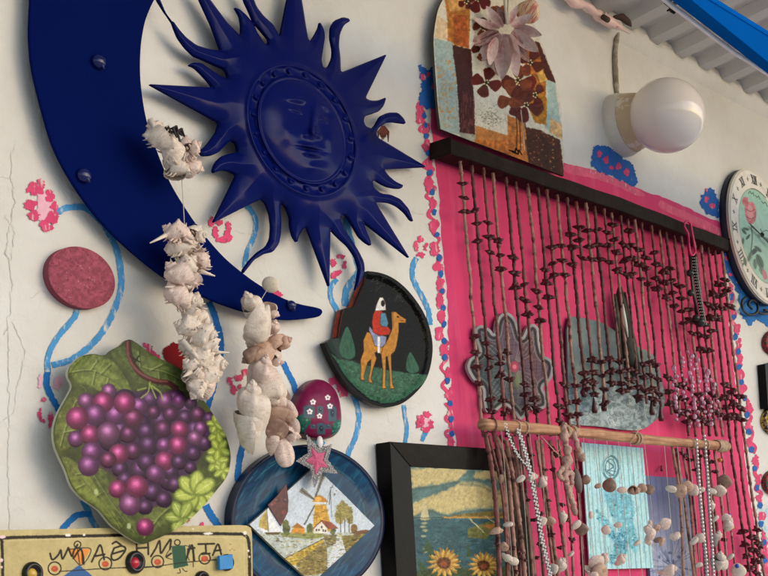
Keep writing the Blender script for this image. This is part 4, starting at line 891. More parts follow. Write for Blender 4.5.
for (u0, v0, n_, sp) in ((310, 125, 26, 40), (430, 190, 30, 34)):
    for _ in range(n_): u = u0 + random.gauss(0, sp * .6); v = v0 + random.gauss(0, sp * .7); x, y = b1([(u, v)])[0]; cv.line([(x, y), (x + 1.6, y - .6)], .5, (74, 80, 66), .3, alpha=.7, cr=False)
CA, CE = (176, 118, 44), (66, 38, 18)
def cam_poly(l, col=CA): cv.poly(b1(l), col, .45, var=.15, h=.0004); cv.line(b1(l + [l[0]]), .6, CE, .35, alpha=.8, cr=False)
cam_poly([(258, 395), (285, 400), (320, 470), (355, 480), (365, 490), (345, 560), (335, 520), (320, 500), (300, 510), (310, 540), (290, 600), (280, 650), (290, 675), (270, 672), (265, 655), (278, 590), (280, 545), (262, 560), (250, 600), (240, 640), (245, 660), (222, 657), (225, 600), (222, 550), (240, 500), (238, 440)])
cam_poly([(400, 285), (415, 283), (440, 305), (472, 325), (470, 345), (432, 345), (432, 395), (420, 470), (410, 500), (390, 520), (392, 600), (398, 680), (408, 705), (385, 705), (380, 600), (370, 530), (362, 530), (360, 620), (358, 690), (365, 705), (342, 705), (345, 600), (335, 520), (345, 480), (375, 430), (395, 380), (398, 330)])
cv.ell(*b1([(428, 312)])[0], 1.1, .9, (20, 16, 14)); cv.line(b1([(440, 332), (470, 335)]), .5, CE, .3, cr=False)
cam_poly([(272, 362), (300, 400), (365, 420), (360, 460), (340, 480), (300, 470), (285, 420), (268, 385)], (126, 132, 158))
cam_poly([(300, 280), (330, 275), (365, 300), (372, 365), (388, 385), (380, 410), (325, 415), (290, 395), (286, 340), (292, 300)], (176, 44, 26))
cam_poly([(335, 290), (360, 290), (375, 345), (368, 368), (340, 365), (328, 350)], (72, 118, 138))
cam_poly([(318, 225), (328, 205), (345, 205), (358, 230), (362, 275), (330, 278), (302, 280), (308, 250)], (206, 202, 194)); cv.ell(*b1([(345, 238)])[0], 2.0, 3.2, (24, 18, 16)); cv.poly(b1([(316, 420), (330, 420), (328, 510), (316, 510)]), (214, 212, 206), .4)
cv.poly(b1([(392, 288), (400, 282), (408, 350), (402, 380), (396, 350)]), (150, 98, 36), .4)
for (u, v) in ((300, 325), (310, 380), (345, 390)): cv.line(b1([(u, v), (u + 22, v - 12)]), .5, (120, 24, 18), .3, cr=False)
cv.painterly(.22, .8, .12, 5)
dd_, _, _, _ = seg_dist(cv.X, cv.Y, np.array(rim)); cv.H += .004 * sst(9, 2, dd_) - .0
m_lacq = art_mat('black_lacquer', .30, .10, .10, 70, spec=.04)
t_ = thing('camel_plate', 'broken black plate painted with a rider on a camel', 'plate', P(385, 340, .02)); relief('plate_face', cv, .016, .009, m_lacq, t_, mat('black_rim', (20, 18, 17), .4, var=.2))
ter = mat('terracotta_break', (150, 64, 46), .85, var=.3, vscale=90, bump=.6, bscale=150)
p = np.array(brk[2:]); f0 = P(p[:, 0] - .15, p[:, 1], np.full(len(p), .0195)); f1 = P(p[:, 0] - 1.5, p[:, 1] + .8, np.full(len(p), .012)); f2 = f0.copy(); f2[:, 1] = -.006; n = len(p)
mk('broken_edge', np.vstack([f0, f1, f2]), [(i, i + 1, n + i + 1, n + i) for i in range(n - 1)] + [(n + i, n + i + 1, 2 * n + i + 1, 2 * n + i) for i in range(n - 1)], t_, ter)

# ================================================================== shells
m_sh = [mat('shell_white', (216, 200, 182), .45, var=.12, vscale=5, bump=.3, bscale=22, col2=(182, 150, 130), mask=(.5, .8), mscale=6, mstretch=(1, 1, 3)), mat('shell_pinkish', (220, 196, 180), .45, var=.15, vscale=5, bump=.3, bscale=22, col2=(178, 138, 120), mask=(.48, .78), mscale=6, mstretch=(1, 1, 3)),
        mat('shell_tan', (196, 160, 136), .45, var=.2, vscale=3, bump=.3, bscale=8, col2=(120, 78, 62), mask=(.5, .7), mscale=3), mat('shell_dark', (136, 108, 92), .4, var=.3, vscale=4, bump=.2, col2=(190, 160, 130), mask=(.6, .68), mscale=5)]
def conch_mesh(kind, seed):
    """unit-long sea snail: whorls wound about the long axis z, spire at +z, canal at -z"""
    rnd = random.Random(seed); nt, ns = 150, 44; turns = 4.2; V = []; F = []
    for i in range(nt):
        t = i / (nt - 1); th = t * turns * 2 * pi; g = math.exp(-3.1 * (1 - t)); rr = .27 * g
        off = rr * .76; zc = .54 - .60 * g
        for j in range(ns):
            a = 2 * pi * j / ns; ca, sa = cos(a), sin(a); r = rr
            stretch = .95 + (1.1 * t ** 3 if sa < 0 else .05)
            if kind == 'murex':
                sp = max(0, cos(th * 3 + .4)) ** 10; lobe = max(0, cos(3 * (a - .5))) ** 3
                r = rr * (1 + .50 * sp * lobe + .03 * sin(a * 16) + .10 * max(0, cos(th * 5)) ** 2)
            elif kind == 'whelk': r = rr * (1 + .022 * sin(a * 22) + .20 * max(0, cos(th * 6)) ** 2 * max(0, cos(a - .9)) + .02 * sin(th * 40))
            if kind == 'cone': stretch = 1 + (1.9 * t ** 2 if sa < 0 else 0)
            rad = off + r * ca; 
            if t > .93 and ca > .2: rad *= 1 + (t - .93) * 2.4
            V.append((rad * cos(th), rad * sin(th), zc + r * sa * stretch))
    for i in range(nt - 1):
        for j in range(ns): F.append((i * ns + j, i * ns + (j + 1) % ns, (i + 1) * ns + (j + 1) % ns, (i + 1) * ns + j))
    parts = [(V, F)]
    if kind != 'cone' and seed % 2:                          # the back of the last whorl, tapering to the canal
        V2 = []; n_, m_ = 14, 40
        for i in range(n_):
            t = i / (n_ - 1); z = -.02 - .60 * t; r = .37 * (1 - t) ** .85 * (1 - .25 * (1 - t) ** 6) + .02
            for j in range(m_):
                a = 2 * pi * j / m_; k = 1 + .025 * sin(i * 2.9) + (.12 if kind == 'murex' else .07) * max(0, cos(a * (4 if kind == 'murex' else 6) + z * 1.5)) ** 2 * (1 - t); V2.append((r * k * cos(a) + .03, r * k * sin(a), z))
        parts.append((V2, [(i * m_ + j, (i + 1) * m_ + j, (i + 1) * m_ + (j + 1) % m_, i * m_ + (j + 1) % m_) for i in range(n_ - 1) for j in range(m_)]))
    parts.append(tube_arr([(.02, 0, -.30), (.05, .01, -.42), (.02, .02, -.56 if kind == 'whelk' else -.72)], [.10, .05, .012], 8))
    if kind == 'murex':
        for k in range(20):
            a = (k % 5) * 2 * pi / 5 + rnd.uniform(-.15, .15); z = .14 - .13 * (k // 5) + rnd.uniform(-.03, .03); r0 = .30 * (1 - max(0, z) * 1.8); l = rnd.uniform(.12, .26)
            parts.append(tube_arr([(r0 * .7 * cos(a), r0 * .7 * sin(a), z), ((r0 + l * .6) * cos(a), (r0 + l * .6) * sin(a), z + .02), ((r0 + l) * cos(a + .12), (r0 + l) * sin(a + .12), z + .06)], [.055, .03, .004], 5))
    V, F = join(parts); me = bpy.data.meshes.new('shell'); me.from_pydata([tuple(v) for v in V], [], F); me.polygons.foreach_set('use_smooth', [kind != 'murex' or True] * len(me.polygons)); me.update(); return me
def clam_mesh(seed, ribs=9):
    """a domed half shell: ribs fan out from the hinge at the top"""
    V = []; F = []; nr, na = 10, 40
    for side in (1, -.35):
        for i in range(nr):
            r = i / (nr - 1)
            for j in range(na):
                a = 2 * pi * j / na; x = .5 * r * cos(a); z = .5 * r * sin(a); z = z * (1.08 if z > 0 else .92); k = 1 - .30 * max(0, z / .5) ** 1.5; x *= k
                fan = math.atan2(x, .62 - z); rib = .010 * cos(fan * (2.6 * ribs)) * r
                V.append((x, -side * (.21 * sqrt(max(0, 1 - r * r)) * (1 + .35 * z / .5) + rib * (side > 0)), z))
    for q in (0, nr * na):
        for i in range(nr - 1):
            for j in range(na): F.append((q + i * na + j, q + (i + 1) * na + j, q + (i + 1) * na + (j + 1) % na, q + i * na + (j + 1) % na))
    me = bpy.data.meshes.new('shell'); me.from_pydata(V, [], F); me.polygons.foreach_set('use_smooth', [True] * len(F)); me.update(); return me
def cowrie_mesh():
    V = []; F = []; n, m = 16, 24
    for i in range(n + 1):
        t = pi * i / n; r = .33 * sin(t) ** .8 * (1 + .12 * cos(t))
        for j in range(m):
            a = 2 * pi * j / m; k = 1 - .28 * math.exp(-((a - 3 * pi / 2) / .22) ** 2); V.append((r * cos(a), r * .72 * sin(a) * k, .5 * cos(t)))
    for i in range(n):
        for j in range(m): F.append((i * m + j, (i + 1) * m + j, (i + 1) * m + (j + 1) % m, i * m + (j + 1) % m))
    me = bpy.data.meshes.new('shell'); me.from_pydata(V, [], F); me.polygons.foreach_set('use_smooth', [True] * len(F)); me.update(); return me
ME = {}
for kd in ('murex', 'whelk', 'cone'):
    for q in range(4): 
        me = conch_mesh(kd, q + 3); me.materials.append(m_sh[q]); ME[kd, q] = me
for q in range(4): ME['clam', q] = clam_mesh(q, 7 + q); ME['clam', q].materials.append(m_sh[q]); ME['cowrie', q] = cowrie_mesh(); ME['cowrie', q].materials.append(m_sh[q])
def shell(parent, kind, q, x, y, d, size, ang, tilt=0, roll=None, sc=(1, 1, 1)):
    o = bpy.data.objects.new('shell', ME[kind, q]); COL.objects.link(o)
    return place(o, x, y, d, size, ang, tilt, random.uniform(0, 6.28) if roll is None else roll, parent, sc)
m_string = mat('pale_string', (190, 180, 160), .8, var=.1)
random.seed(21)
# string of spiny white shells over the moon
g1 = thing('shell_garland', 'garland of spiny white murex shells hanging over the moon', 'shell garland', P(185, 150, .06))
tube('string', [P(183, 128, .06), P(182, 180, .06), P(184.5, 226, .06), P(188, 260, .06), P(194, 320, .06), P(203, 380, .05)], .0006, m_string, g1, 5)
for (x, y, s_, a, kd, q) in ((158, 134, 34, -.55, 'murex', 0), (170, 146, 28, .3, 'murex', 0), (189, 150, 29, 1.0, 'murex', 1), (175, 165, 30, -1.2, 'murex', 0), (193, 166, 24, 2.0, 'murex', 1), (184, 158, 22, .2, 'murex', 1)): shell(g1, kd, q, x, y, .066 + random.uniform(-.008, .008), s_, a, random.uniform(-.4, .4))
for (u, v, a) in ((95, 60, -1.0), (135, 92, .4), (160, 66, 1.4), (98, 105, -1.6), (165, 132, 2.2), (95, 182, -.7), (125, 158, .8), (170, 155, .2), (140, 205, -1.3), (90, 245, -.4), (120, 262, 1.6), (150, 285, .3), (155, 318, -.5), (130, 350, -1.2), (180, 365, 1.8), (150, 385, .4), (195, 392, 2.4), (135, 415, -.9), (190, 425, 1.0), (165, 450, -2.0), (215, 465, 1.5), (150, 478, -.8), (195, 495, 2.2), (172, 520, .2), (165, 540, -2.6), (190, 528, 1.2)):
    shell(g1, 'murex', 0 if random.random() < .8 else 1, 145 + u / 3.11, 215 + v / 3.11, .062 + random.uniform(-.012, .012), random.uniform(23, 31), a, random.uniform(-.5, .5))
for (x0, y0, x1, y1) in ((172, 232, 150, 243), (196, 229, 207, 233), (200, 271, 215, 276), (190, 286, 165, 287), (182, 340, 214, 375), (205, 352, 229, 352.5), (186, 345, 206, 368), (190, 372, 183, 377), (150, 119, 160, 140)): tube('spine', [P(x0, y0, .065), P(x1, y1, .07)], [.0038, .0008], m_sh[0], g1, 6)
dk = thing('dried_seaweed', 'black crinkled dried strip on top of the spiny shell garland', 'dried plant', P(172, 133, .07))
pr_ = []
for k in range(8):
    pp_ = [(160 + k * 2.4, 130 + sin(k) * 2), (163 + k * 2.6, 129 + 3 * cos(k * 2)), (167 + k * 2.5, 133 + 3 * sin(k * 1.7) + k * .8)]; pr_.append(tube_arr([P(x, y, .072 + .004 * sin(k * 3 + i)) for i, (x, y) in enumerate(pp_)], [.0010, .0024, .0012], 6))
pr_.append(tube_arr([P(176, 131, .072), P(179, 140, .074), P(180, 152, .070), P(186, 150, .07)], [.003, .0022, .003, .0012], 6)); V, F = join(pr_); mk('strip', V, F, dk, mat('black_weed', (34, 26, 24), .5, var=.3, vscale=80, coat=.3))
# string of big whelks
g2_ = thing('whelk_garland', 'garland of large cream whelk shells hanging below the tip of the moon', 'shell garland', P(270, 285, .05))
tube('string', [P(270, 285, .05), P(261, 300, .05), P(268, 350, .05), P(275, 400, .05), P(284, 452, .04)], .0006, m_string, g2_, 5)
V, F = sphere_arr((0, 0, 0), .5, 20, 14); me = bpy.data.meshes.new('pebble'); me.from_pydata(V, [], F); me.polygons.foreach_set('use_smooth', [True] * len(F)); me.materials.append(mat('pebble_cream', (206, 192, 168), .5, var=.06, vscale=3, bump=.2, bscale=8, col2=(120, 104, 84), mask=(.62, .7), mscale=1.4))
o = bpy.data.objects.new('pebble', me); COL.objects.link(o); place(o, 270.6, 284.6, .052, 17, .5, 0, 0, g2_, (1.05, .55, .95))
for (x, y, s_, a, kd, q, tl, rl) in ((252, 308, 33, -.35, 'whelk', 0, .3, 1.0), (257, 328, 40, -2.7, 'whelk', 0, -.2, 4.0), (271, 312, 17, 2.0, 'whelk', 1, 0, 2), (273, 327, 17, .4, 'whelk', 1, .5, 0), (278, 345, 29, 1.1, 'whelk', 2, .2, 3.6), (262, 352, 28, -.9, 'clam', 2, 0, .4), (250, 357, 20, -2.2, 'cone', 3, .3, 0), (273, 359, 22, 1.9, 'whelk', 1, .2, 2.9), (262, 372, 34, .3, 'whelk', 1, .2, 5), (271, 386, 44, 2.85, 'whelk', 0, .1, 5.2), (279, 398, 30, 2.7, 'whelk', 1, .2, 1),
                              (250, 412, 58, .10, 'whelk', 0, .1, .8), (251, 428, 38, .05, 'whelk', 0, .1, 3.8), (268, 384, 22, -.6, 'cone', 0, .2, 1), (287, 410, 24, 2.0, 'clam', 1, .3, .5), (281, 419, 28, -.7, 'clam', 2, .3, 2.9), (277, 430, 24, -.3, 'clam', 3, .2, 3.3), (290, 423, 26, 2.5, 'clam', 1, -.2, .8), (275, 437, 22, .4, 'cone', 1, .2, 4), (288, 434, 24, 1.8, 'whelk', 1, .1, 3), (284, 452, 31, 2.9, 'cowrie', 1, .1, -.5)):
    shell(g2_, kd, q, x, y, .055 + random.uniform(-.006, .008), s_, a, tl, rl, (.95, .95, 1.1) if kd == 'whelk' else (1, 1, 1))
# ================================================================== arched painted plaque
random.seed(31)
def p3(l): return [(400 + u / 4, v / 4) for u, v in l]
AR = [(440.5, 129), (438, 107.5), (435.5, 75), (434, 50), (433.7, 37.5), (435.5, 22.5), (439, 7.5), (447, -6), (460, -15), (478, -20), (498, -16), (514, -6), (528, 14), (537, 32), (547.5, 60), (555, 80), (559.5, 100), (561.5, 120), (563, 145), (563.8, 176), (530, 163), (500, 151.5), (470, 140.5)]
def s_open(p): return np.vstack([spline(p[:-3], 3), np.array(p[-3:])])
cv = Canvas(s_open(AR), 2.2, (204, 196, 176))
def pz(l, c, rag=.7, var=.15, **k): cv.poly(p3(l), c, .6, rag=rag, rs=.6, var=var, **k)
TE_, OR, BN, MR, YO, CR_ = (150, 166, 158), (168, 104, 44), (150, 86, 34), (58, 26, 24), (186, 140, 72), (212, 204, 182)
pz([(150, 60), (190, 90), (190, 160), (140, 150), (145, 90)], (204, 178, 140)); pz([(175, -40), (280, -60), (280, 90), (275, 195), (215, 180), (192, 170), (190, 80)], OR, var=.35)
pz([(215, 60), (265, 60), (275, 190), (215, 175)], (150, 76, 34), var=.4); pz([(175, -30), (260, -40), (262, 40), (200, 45)], (190, 140, 78), var=.3)
pz([(135, 152), (210, 170), (225, 300), (240, 540), (160, 520), (150, 350)], TE_, var=.12)
for _ in range(120):
    u, v = random.uniform(150, 225), random.uniform(240, 510); cv.ell(*p3([(u, v)])[0], random.uniform(.6, 2.0), random.uniform(.5, 1.5), random.choice([(196, 140, 72), (190, 120, 60), (172, 150, 100), (160, 176, 168)]), random.uniform(0, 3), .6, alpha=random.uniform(.3, .8))
pz([(208, 178), (284, 198), (290, 300), (302, 540), (240, 530), (228, 330)], MR, var=.3)
for _ in range(60):
    u, v = random.uniform(245, 300), random.uniform(360, 530); a, b = p3([(u, v), (u + random.uniform(-3, 3), v + random.uniform(10, 40))]); cv.line([a, b], random.uniform(.4, 1.2), random.choice([(146, 74, 72), (110, 50, 48), (90, 36, 34)]), .4, alpha=.6, cr=False)
pz([(302, 500), (440, 545), (440, 620), (300, 600)], (178, 116, 58), var=.25); pz([(240, 530), (302, 540), (302, 590), (240, 570)], (150, 150, 134))
pz([(470, 500), (560, 520), (640, 560), (660, 720), (470, 660)], (68, 34, 20), var=.35); pz([(430, 460), (500, 490), (520, 660), (430, 640)], (178, 108, 46), var=.4); pz([(300, 560), (470, 560), (480, 660), (300, 600)], (172, 100, 40), var=.4)
pz([(540, 165), (556, 168), (625, 332), (585, 318), (550, 230)], (66, 30, 22), var=.3); pz([(500, 180), (548, 180), (585, 320), (580, 480), (560, 500), (520, 420), (500, 300)], (150, 88, 34), var=.45)
pz([(585, 320), (622, 335), (650, 560), (600, 530), (575, 500), (590, 400)], (150, 172, 164), var=.12); pz([(555, 250), (590, 320), (560, 330), (540, 270)], (196, 152, 72), var=.2); pz([(600, 470), (650, 500), (652, 560), (600, 530)], (196, 160, 110), var=.3)
pz([(500, 330), (540, 300), (590, 400), (585, 500), (540, 490), (500, 400)], (164, 108, 28), var=.4); pz([(480, 300), (520, 290), (540, 330), (500, 330)], (168, 176, 156))
pz([(300, 480), (350, 410), (420, 460), (430, 540), (300, 500)], CR_, var=.05); pz([(500, 560), (560, 540), (620, 590), (640, 700), (520, 680)], (56, 28, 18), var=.4)
for _ in range(130): u, v = random.gauss(365, 26), random.gauss(470, 22); cv.ell(*p3([(u, v)])[0], .5, .4, (96, 78, 56), alpha=.6)
for _ in range(90): u, v = random.uniform(430, 620), random.uniform(500, 680); cv.ell(*p3([(u, v)])[0], random.uniform(.4, 1), random.uniform(.4, .8), random.choice([(206, 180, 120), (190, 120, 60)]), alpha=.6)
def petal(cx, cy, r, a, w, c1, c2):
    p = [(cx + r * t * cos(a + s), cy + r * t * sin(a + s)) for s, t in ((0, 0), (-w, .55), (-w * .8, .95), (-.2 * w, 1.05), (.25 * w, .98), (w * .85, .9), (w, .5))]
    cv.poly([(400 + u / 4, v / 4) for u, v in p], c1, .5, rnd=2, var=.3, seed=int(cx + a * 9), h=.0004)
    for k in range(7): s = w * .75 * (k / 3 - 1); cv.line(p3([(cx + r * .1 * cos(a + s), cy + r * .1 * sin(a + s)), (cx + r * .85 * cos(a + s), cy + r * .85 * sin(a + s))]), .6, c2, .5, alpha=.5, cr=False)
RBs = ((84, 28, 18), (48, 14, 10)), ((118, 54, 26), (66, 26, 16)), ((92, 20, 16), (50, 10, 10))
for (x, y, r, n_) in ((345, 330, 60, 4), (455, 400, 66, 4), (505, 420, 70, 4), (475, 330, 70, 4), (520, 250, 56, 4), (470, 320, 60, 3), (330, 110, 40, 4), (310, -5, 56, 5), (395, 60, 44, 4), (330, 200, 44, 4), (265, 5, 34, 4), (540, 380, 46, 3)):
    for k in range(n_): petal(x, y, r, 2 * pi * k / n_ + x * .01, .62, *random.choice(RBs))
    cv.ell(*p3([(x + 3, y)])[0], 2.2, 2.6, (24, 16, 14)); 
    for k in range(5): cv.ell(*p3([(x + 8 * cos(k * 1.3), y + 10 * sin(k * 1.3))])[0], .8, .8, (214, 196, 140))
for (u, w_) in ((462, 0), (474, 5), (486, 12), (497, 20)): cv.line(p3([(u, 440), (u + 6, 520), (u + w_ + 4, 600)]), 1.0, (52, 30, 18), .4, alpha=.9)
cv.line(p3([(484, 440), (492, 520), (500, 600)]), .8, (214, 204, 180), .4, alpha=.8)
cv.painterly(.30, .5, .09, 6)
m_art = art_mat('decoupage_board', .5, .12, .05, 70)
t_ = thing('arched_plaque', 'arched wooden plaque painted with red brown pansies above the pink panel', 'wall plaque', P(500, 90, .02)); relief('painted_board', cv, .022, .005, m_art, t_, mat('board_edge', (70, 66, 58), .7, var=.2))

# ornament of pink white shell petals hanging over the plaque
fo = thing('petal_ornament', 'hanging flower of pinkish white shell petals in front of the arched plaque', 'shell ornament', P(507, 32, .06))
def leaf_mesh():
    V = []; F = []; n, m = 12, 9
    for i in range(n):
        t = i / (n - 1); wd = .22 * sin(pi * min(1, t * .93 + .05)) ** .75 * (1 - .15 * t)
        for j in range(m):
            s = j / (m - 1) * 2 - 1; V.append((wd * s, .10 * (1 - s * s) * sin(pi * t) + .012 * cos(s * 14) + .22 * t * t * -.6, -t))
    for i in range(n - 1):
        for j in range(m - 1): F.append((i * m + j, i * m + j + 1, (i + 1) * m + j + 1, (i + 1) * m + j))
    me = bpy.data.meshes.new('petal'); me.from_pydata(V, [], F); me.polygons.foreach_set('use_smooth', [True] * len(F)); me.update(); me.materials.append(mat('pink_white_shell', (216, 190, 180), .42, var=.2, vscale=6, bump=.4, bscale=16, col2=(168, 112, 108), mask=(.46, .7), mscale=3)); return me
pm = leaf_mesh(); pm2 = pm.copy(); pm2.materials.clear(); pm2.materials.append(mat('brown_pink_shell', (186, 148, 138), .42, var=.25, vscale=6, bump=.4, bscale=16, col2=(122, 74, 70), mask=(.42, .62), mscale=4, mstretch=(5, 1, .8)))
random.seed(9)
for (x, y, L, a, tl) in ((503, 27, 26, 5.5, .1), (500, 28, 28, 4.9, .3), (499, 32, 30, 4.3, .1), (511, 26, 24, 1.1, .2), (514, 28, 28, 1.7, .1), (513, 30, 30, 2.2, .3), (509, 24, 20, .4, .2), (505, 24, 20, 5.9, .2), (501, 34, 36, 3.75, .3), (512, 32, 34, 2.6, .4), (505, 34, 42, 3.35, .1), (510, 34, 42, 2.95, .25), (507, 34, 34, 3.15, .6), (497, 38, 30, 3.6, -.1), (515, 34, 30, 2.35, -.1), (503, 38, 42, 3.2, .0)):
    o = bpy.data.objects.new('petal', random.choice((pm, pm, pm2))); COL.objects.link(o); place(o, x, y, .058 + .004 * (tl > .2), L, a - pi + random.uniform(-.12, .12), tl, random.uniform(-.7, .7), fo, (1.05, 1.5, 1))
o = bpy.data.objects.new('scallop_shell', ME['clam', 1]); COL.objects.link(o); me = ME['clam', 1].copy(); me.materials.clear(); me.materials.append(mat('striped_scallop', (214, 186, 150), .4, var=.1, col2=(186, 110, 96), mask=(.48, .56), mscale=3, mstretch=(5, 1, .6))); o.data = me; place(o, 528, 12, .07, 25, .5, .1, 0, fo)
tube('cord', [P(504, -12, .07), P(505, 5, .07), P(507, 24, .07)], .0024, m_string, fo, 6); tube('cord', [P(509, -12, .072), P(508, 8, .072), P(508, 24, .07)], .0018, m_string, fo, 6)

# ================================================================== behind the curtain
# carved flower shaped trivet
def t10(l): return [(432 + u / 4, 288 + v / 4) for u, v in l]
FL = t10([(300, 92), (335, 120), (350, 170), (360, 205), (380, 155), (405, 140), (430, 160), (432, 220), (445, 270), (480, 285), (490, 320), (478, 370), (440, 395), (460, 430), (462, 475), (430, 490), (390, 485), (370, 520), (350, 530), (325, 490), (290, 465), (250, 500), (215, 500), (205, 450), (205, 400), (165, 370), (138, 320), (150, 280), (195, 262), (175, 210), (170, 160), (200, 145), (235, 165), (250, 190), (258, 130), (275, 105)])
FL = smooth(FL, 2); cv = Canvas(FL, 2.4, (66, 52, 56)); cc = t10([(318, 315)])[0]
ang = np.arctan2(cv.Y - cc[1], cv.X - cc[0]); rad = np.hypot(cv.X - cc[0], cv.Y - cc[1]); 
hue = (.5 + .5 * np.cos(ang - 2.6))[..., None]; hue2 = (.5 + .5 * np.cos(ang + .3))[..., None]
cv.C = np.array((58, 84, 84)) * hue + np.array((86, 54, 84)) * (1 - hue); cv.C = cv.C * (1 - .6 * hue2) + np.array((104, 66, 62)) * .6 * hue2
for k, a in enumerate((-1.62, -2.5, 3.1, 2.25, 1.45, .72, .03, -.85)):
    c, s = cos(a), sin(a); tip = (cc[0] + c * 38, cc[1] + s * 44)
    for off in (-6, -3, 0, 3, 6):
        cv.line([(cc[0] + c * 8 - s * off * .3, cc[1] + s * 8 + c * off * .3), (cc[0] + c * 24 - s * off * 1.3, cc[1] + s * 26 + c * off * 1.3), tip], .9, (160, 150, 148) if k % 2 else (118, 96, 120), .4, alpha=.65, h=.0006)
    for q in range(5): m_ = .45 + q * .12; cv.line([(cc[0] + c * 44 * m_ - s * 7, cc[1] + s * 48 * m_ + c * 7), (cc[0] + c * 44 * m_ + s * 7, cc[1] + s * 48 * m_ - c * 7)], .6, (36, 26, 30), .3, alpha=.7, cr=False)
dd_, _, _, _ = seg_dist(cv.X, cv.Y, FL, True); rim_ = sst(3.2, 2.2, dd_)[..., None]; cv.C = cv.C * (1 - rim_) + np.array((172, 172, 168)) * rim_; g_ = (sst(3.0, 3.6, dd_) * sst(6.0, 5.0, dd_))[..., None]; cv.C = cv.C * (1 - g_) + np.array((34, 28, 30)) * g_; g_ = (sst(6.0, 6.5, dd_) * sst(7.6, 7, dd_))[..., None] * .7; cv.C = cv.C * (1 - g_) + np.array((142, 140, 136)) * g_
cv.C = cv.C * .72 + np.array((104, 106, 104)) * .28; cv.ell(cc[0] + 3, cc[1], 4.5, 5.5, (176, 66, 92), alpha=.9); cv.ell(cc[0] + 3, cc[1], 2, 2.4, (210, 120, 130)); cv.ell(cc[0] + 6, cc[1] + 14, 5, 9, (118, 132, 84), soft=True, alpha=.8)
t_ = thing('carved_trivet', 'carved flower shaped plaque with grey rim behind the bead curtain', 'wall plaque', P(510, 368, .012)); relief('carving', cv, .012, .005, art_mat('carved_wood', .6, .05, .2, 120), t_, mat('trivet_side', (150, 150, 146), .6))
# grey green painted slate
SL = smooth([(566.5, 316), (582, 317.5), (602, 322), (618, 333), (636, 346), (648, 351), (657, 358), (663.5, 386), (665.5, 403), (659, 418), (643, 430.5), (622, 430), (601, 426.5), (576, 425), (569.5, 424), (568, 380)], 1)
cv = Canvas(SL, 2.0, (112, 124, 122)); f = fbm(cv.X * .07, cv.Y * .06, 6); f2 = fbm(cv.X * .25, cv.Y * .3, 9, 5)
cv.C = np.array((78, 96, 100)) * (1 - f[..., None]) + np.array((140, 146, 138)) * f[..., None]; lo = sst(375, 400, cv.Y)[..., None] * sst(.35, .6, f2)[..., None] * .8; cv.C = cv.C * (1 - lo) + np.array((160, 172, 172)) * lo
cv.poly([(568, 384), (590, 388), (596, 402), (580, 412), (569, 408)], (66, 96, 106), 2, rag=2, alpha=.5)
random.seed(14)
for _ in range(260):
    x, y = random.uniform(570, 660), random.uniform(385, 428); a = random.uniform(0, 3.1); r = random.uniform(2, 5); cv.line([(x + r * cos(a + t) * .8, y + r * sin(a + t)) for t in np.linspace(0, 1.8, 5)], .7, random.choice([(206, 210, 206), (90, 108, 112), (178, 188, 188), (70, 84, 88)]), .4, alpha=random.uniform(.3, .7))
t_ = thing('painted_slate', 'grey green painted board with scribbled texture behind the bead curtain', 'wall plaque', P(610, 375, .01)); relief('slate', cv, .010, .003, art_mat('slate_paint', .6, 0, .3, 140), t_, mat('slate_side', (96, 104, 100), .7))
# dark driftwood pendant
m_drift = mat('dark_driftwood', (58, 56, 46), .8, var=.35, vscale=40, bump=.7, bscale=60, col2=(92, 88, 70), mask=(.55, .7), mscale=30)
dp = thing('driftwood_pendant', 'dark driftwood stick with a pale stripe hanging behind the curtain', 'pendant', P(622, 330, .02))
pts = [(619, 287), (620, 300), (622, 318), (626, 340), (630, 358), (634, 376)]; V, F = tube_arr([P(x, y, .020) for x, y in pts], [.004, .011, .014, .017, .016, .004], 12); V = [tuple(np.array(v) * (1, 1, 1) + np.array((0, .0, 0)) + .002 * np.array((sin(v[2] * 300), 0, cos(v[0] * 500)))) for v in V]; mk('stick', V, F, dp, m_drift, True)
tube('bark_strip', [P(615, 294, .03), P(617, 315, .032), (P(619, 345, .03)), P(622, 362, .028)], [.002, .005, .004, .001], m_drift, dp, 7); tube('bark_strip', [P(625, 292, .03), P(629, 320, .032), P(634, 345, .03), P(640, 372, .028)], [.002, .004, .006, .001], m_drift, dp, 7)
tube('pale_stripe', [P(623, 304, .036), P(624, 315, .038), P(626, 325, .038), P(628, 337, .036)], [.001, .0034, .0028, .001], mat('bone_white', (206, 200, 184), .5), dp, 7)
# posters
AQ = [(581.5, 442.5), (643, 448), (653.5, 568), (590, 569.5)]
cv = Canvas(AQ, 2.4, (176, 214, 216)); cv.C = np.array((168, 208, 210)) + 18 * fbm(cv.X * .8, cv.Y * .02, 3)[..., None]
def pq(l): return [(576 + u / 4, 432 + v / 4) for u, v in l]
for k in range(13):
    t = (k + .5) / 13; a = np.array(AQ[0]) * (1 - t) + np.array(AQ[1]) * t; b = np.array(AQ[3]) * (1 - t) + np.array(AQ[2]) * t; cv.line([a, b], .7 if k % 3 else 1.1, (112, 150, 156), .4, alpha=.75, cr=False)
random.seed(15)
for _ in range(90):
    t, s = random.random(), random.random(); a = np.array(AQ[0]) * (1 - t) + np.array(AQ[1]) * t; b = np.array(AQ[3]) * (1 - t) + np.array(AQ[2]) * t; p_ = a * (1 - s) + b * s; q_ = p_ + (b - a) / 120 * random.uniform(3, 14); cv.line([p_, q_], random.uniform(.4, .9), random.choice([(206, 234, 234), (120, 164, 170), (190, 220, 220)]), .4, alpha=.6, cr=False)
cols = [(64, 148, 168), (96, 180, 192), (40, 112, 138), (150, 214, 218)]
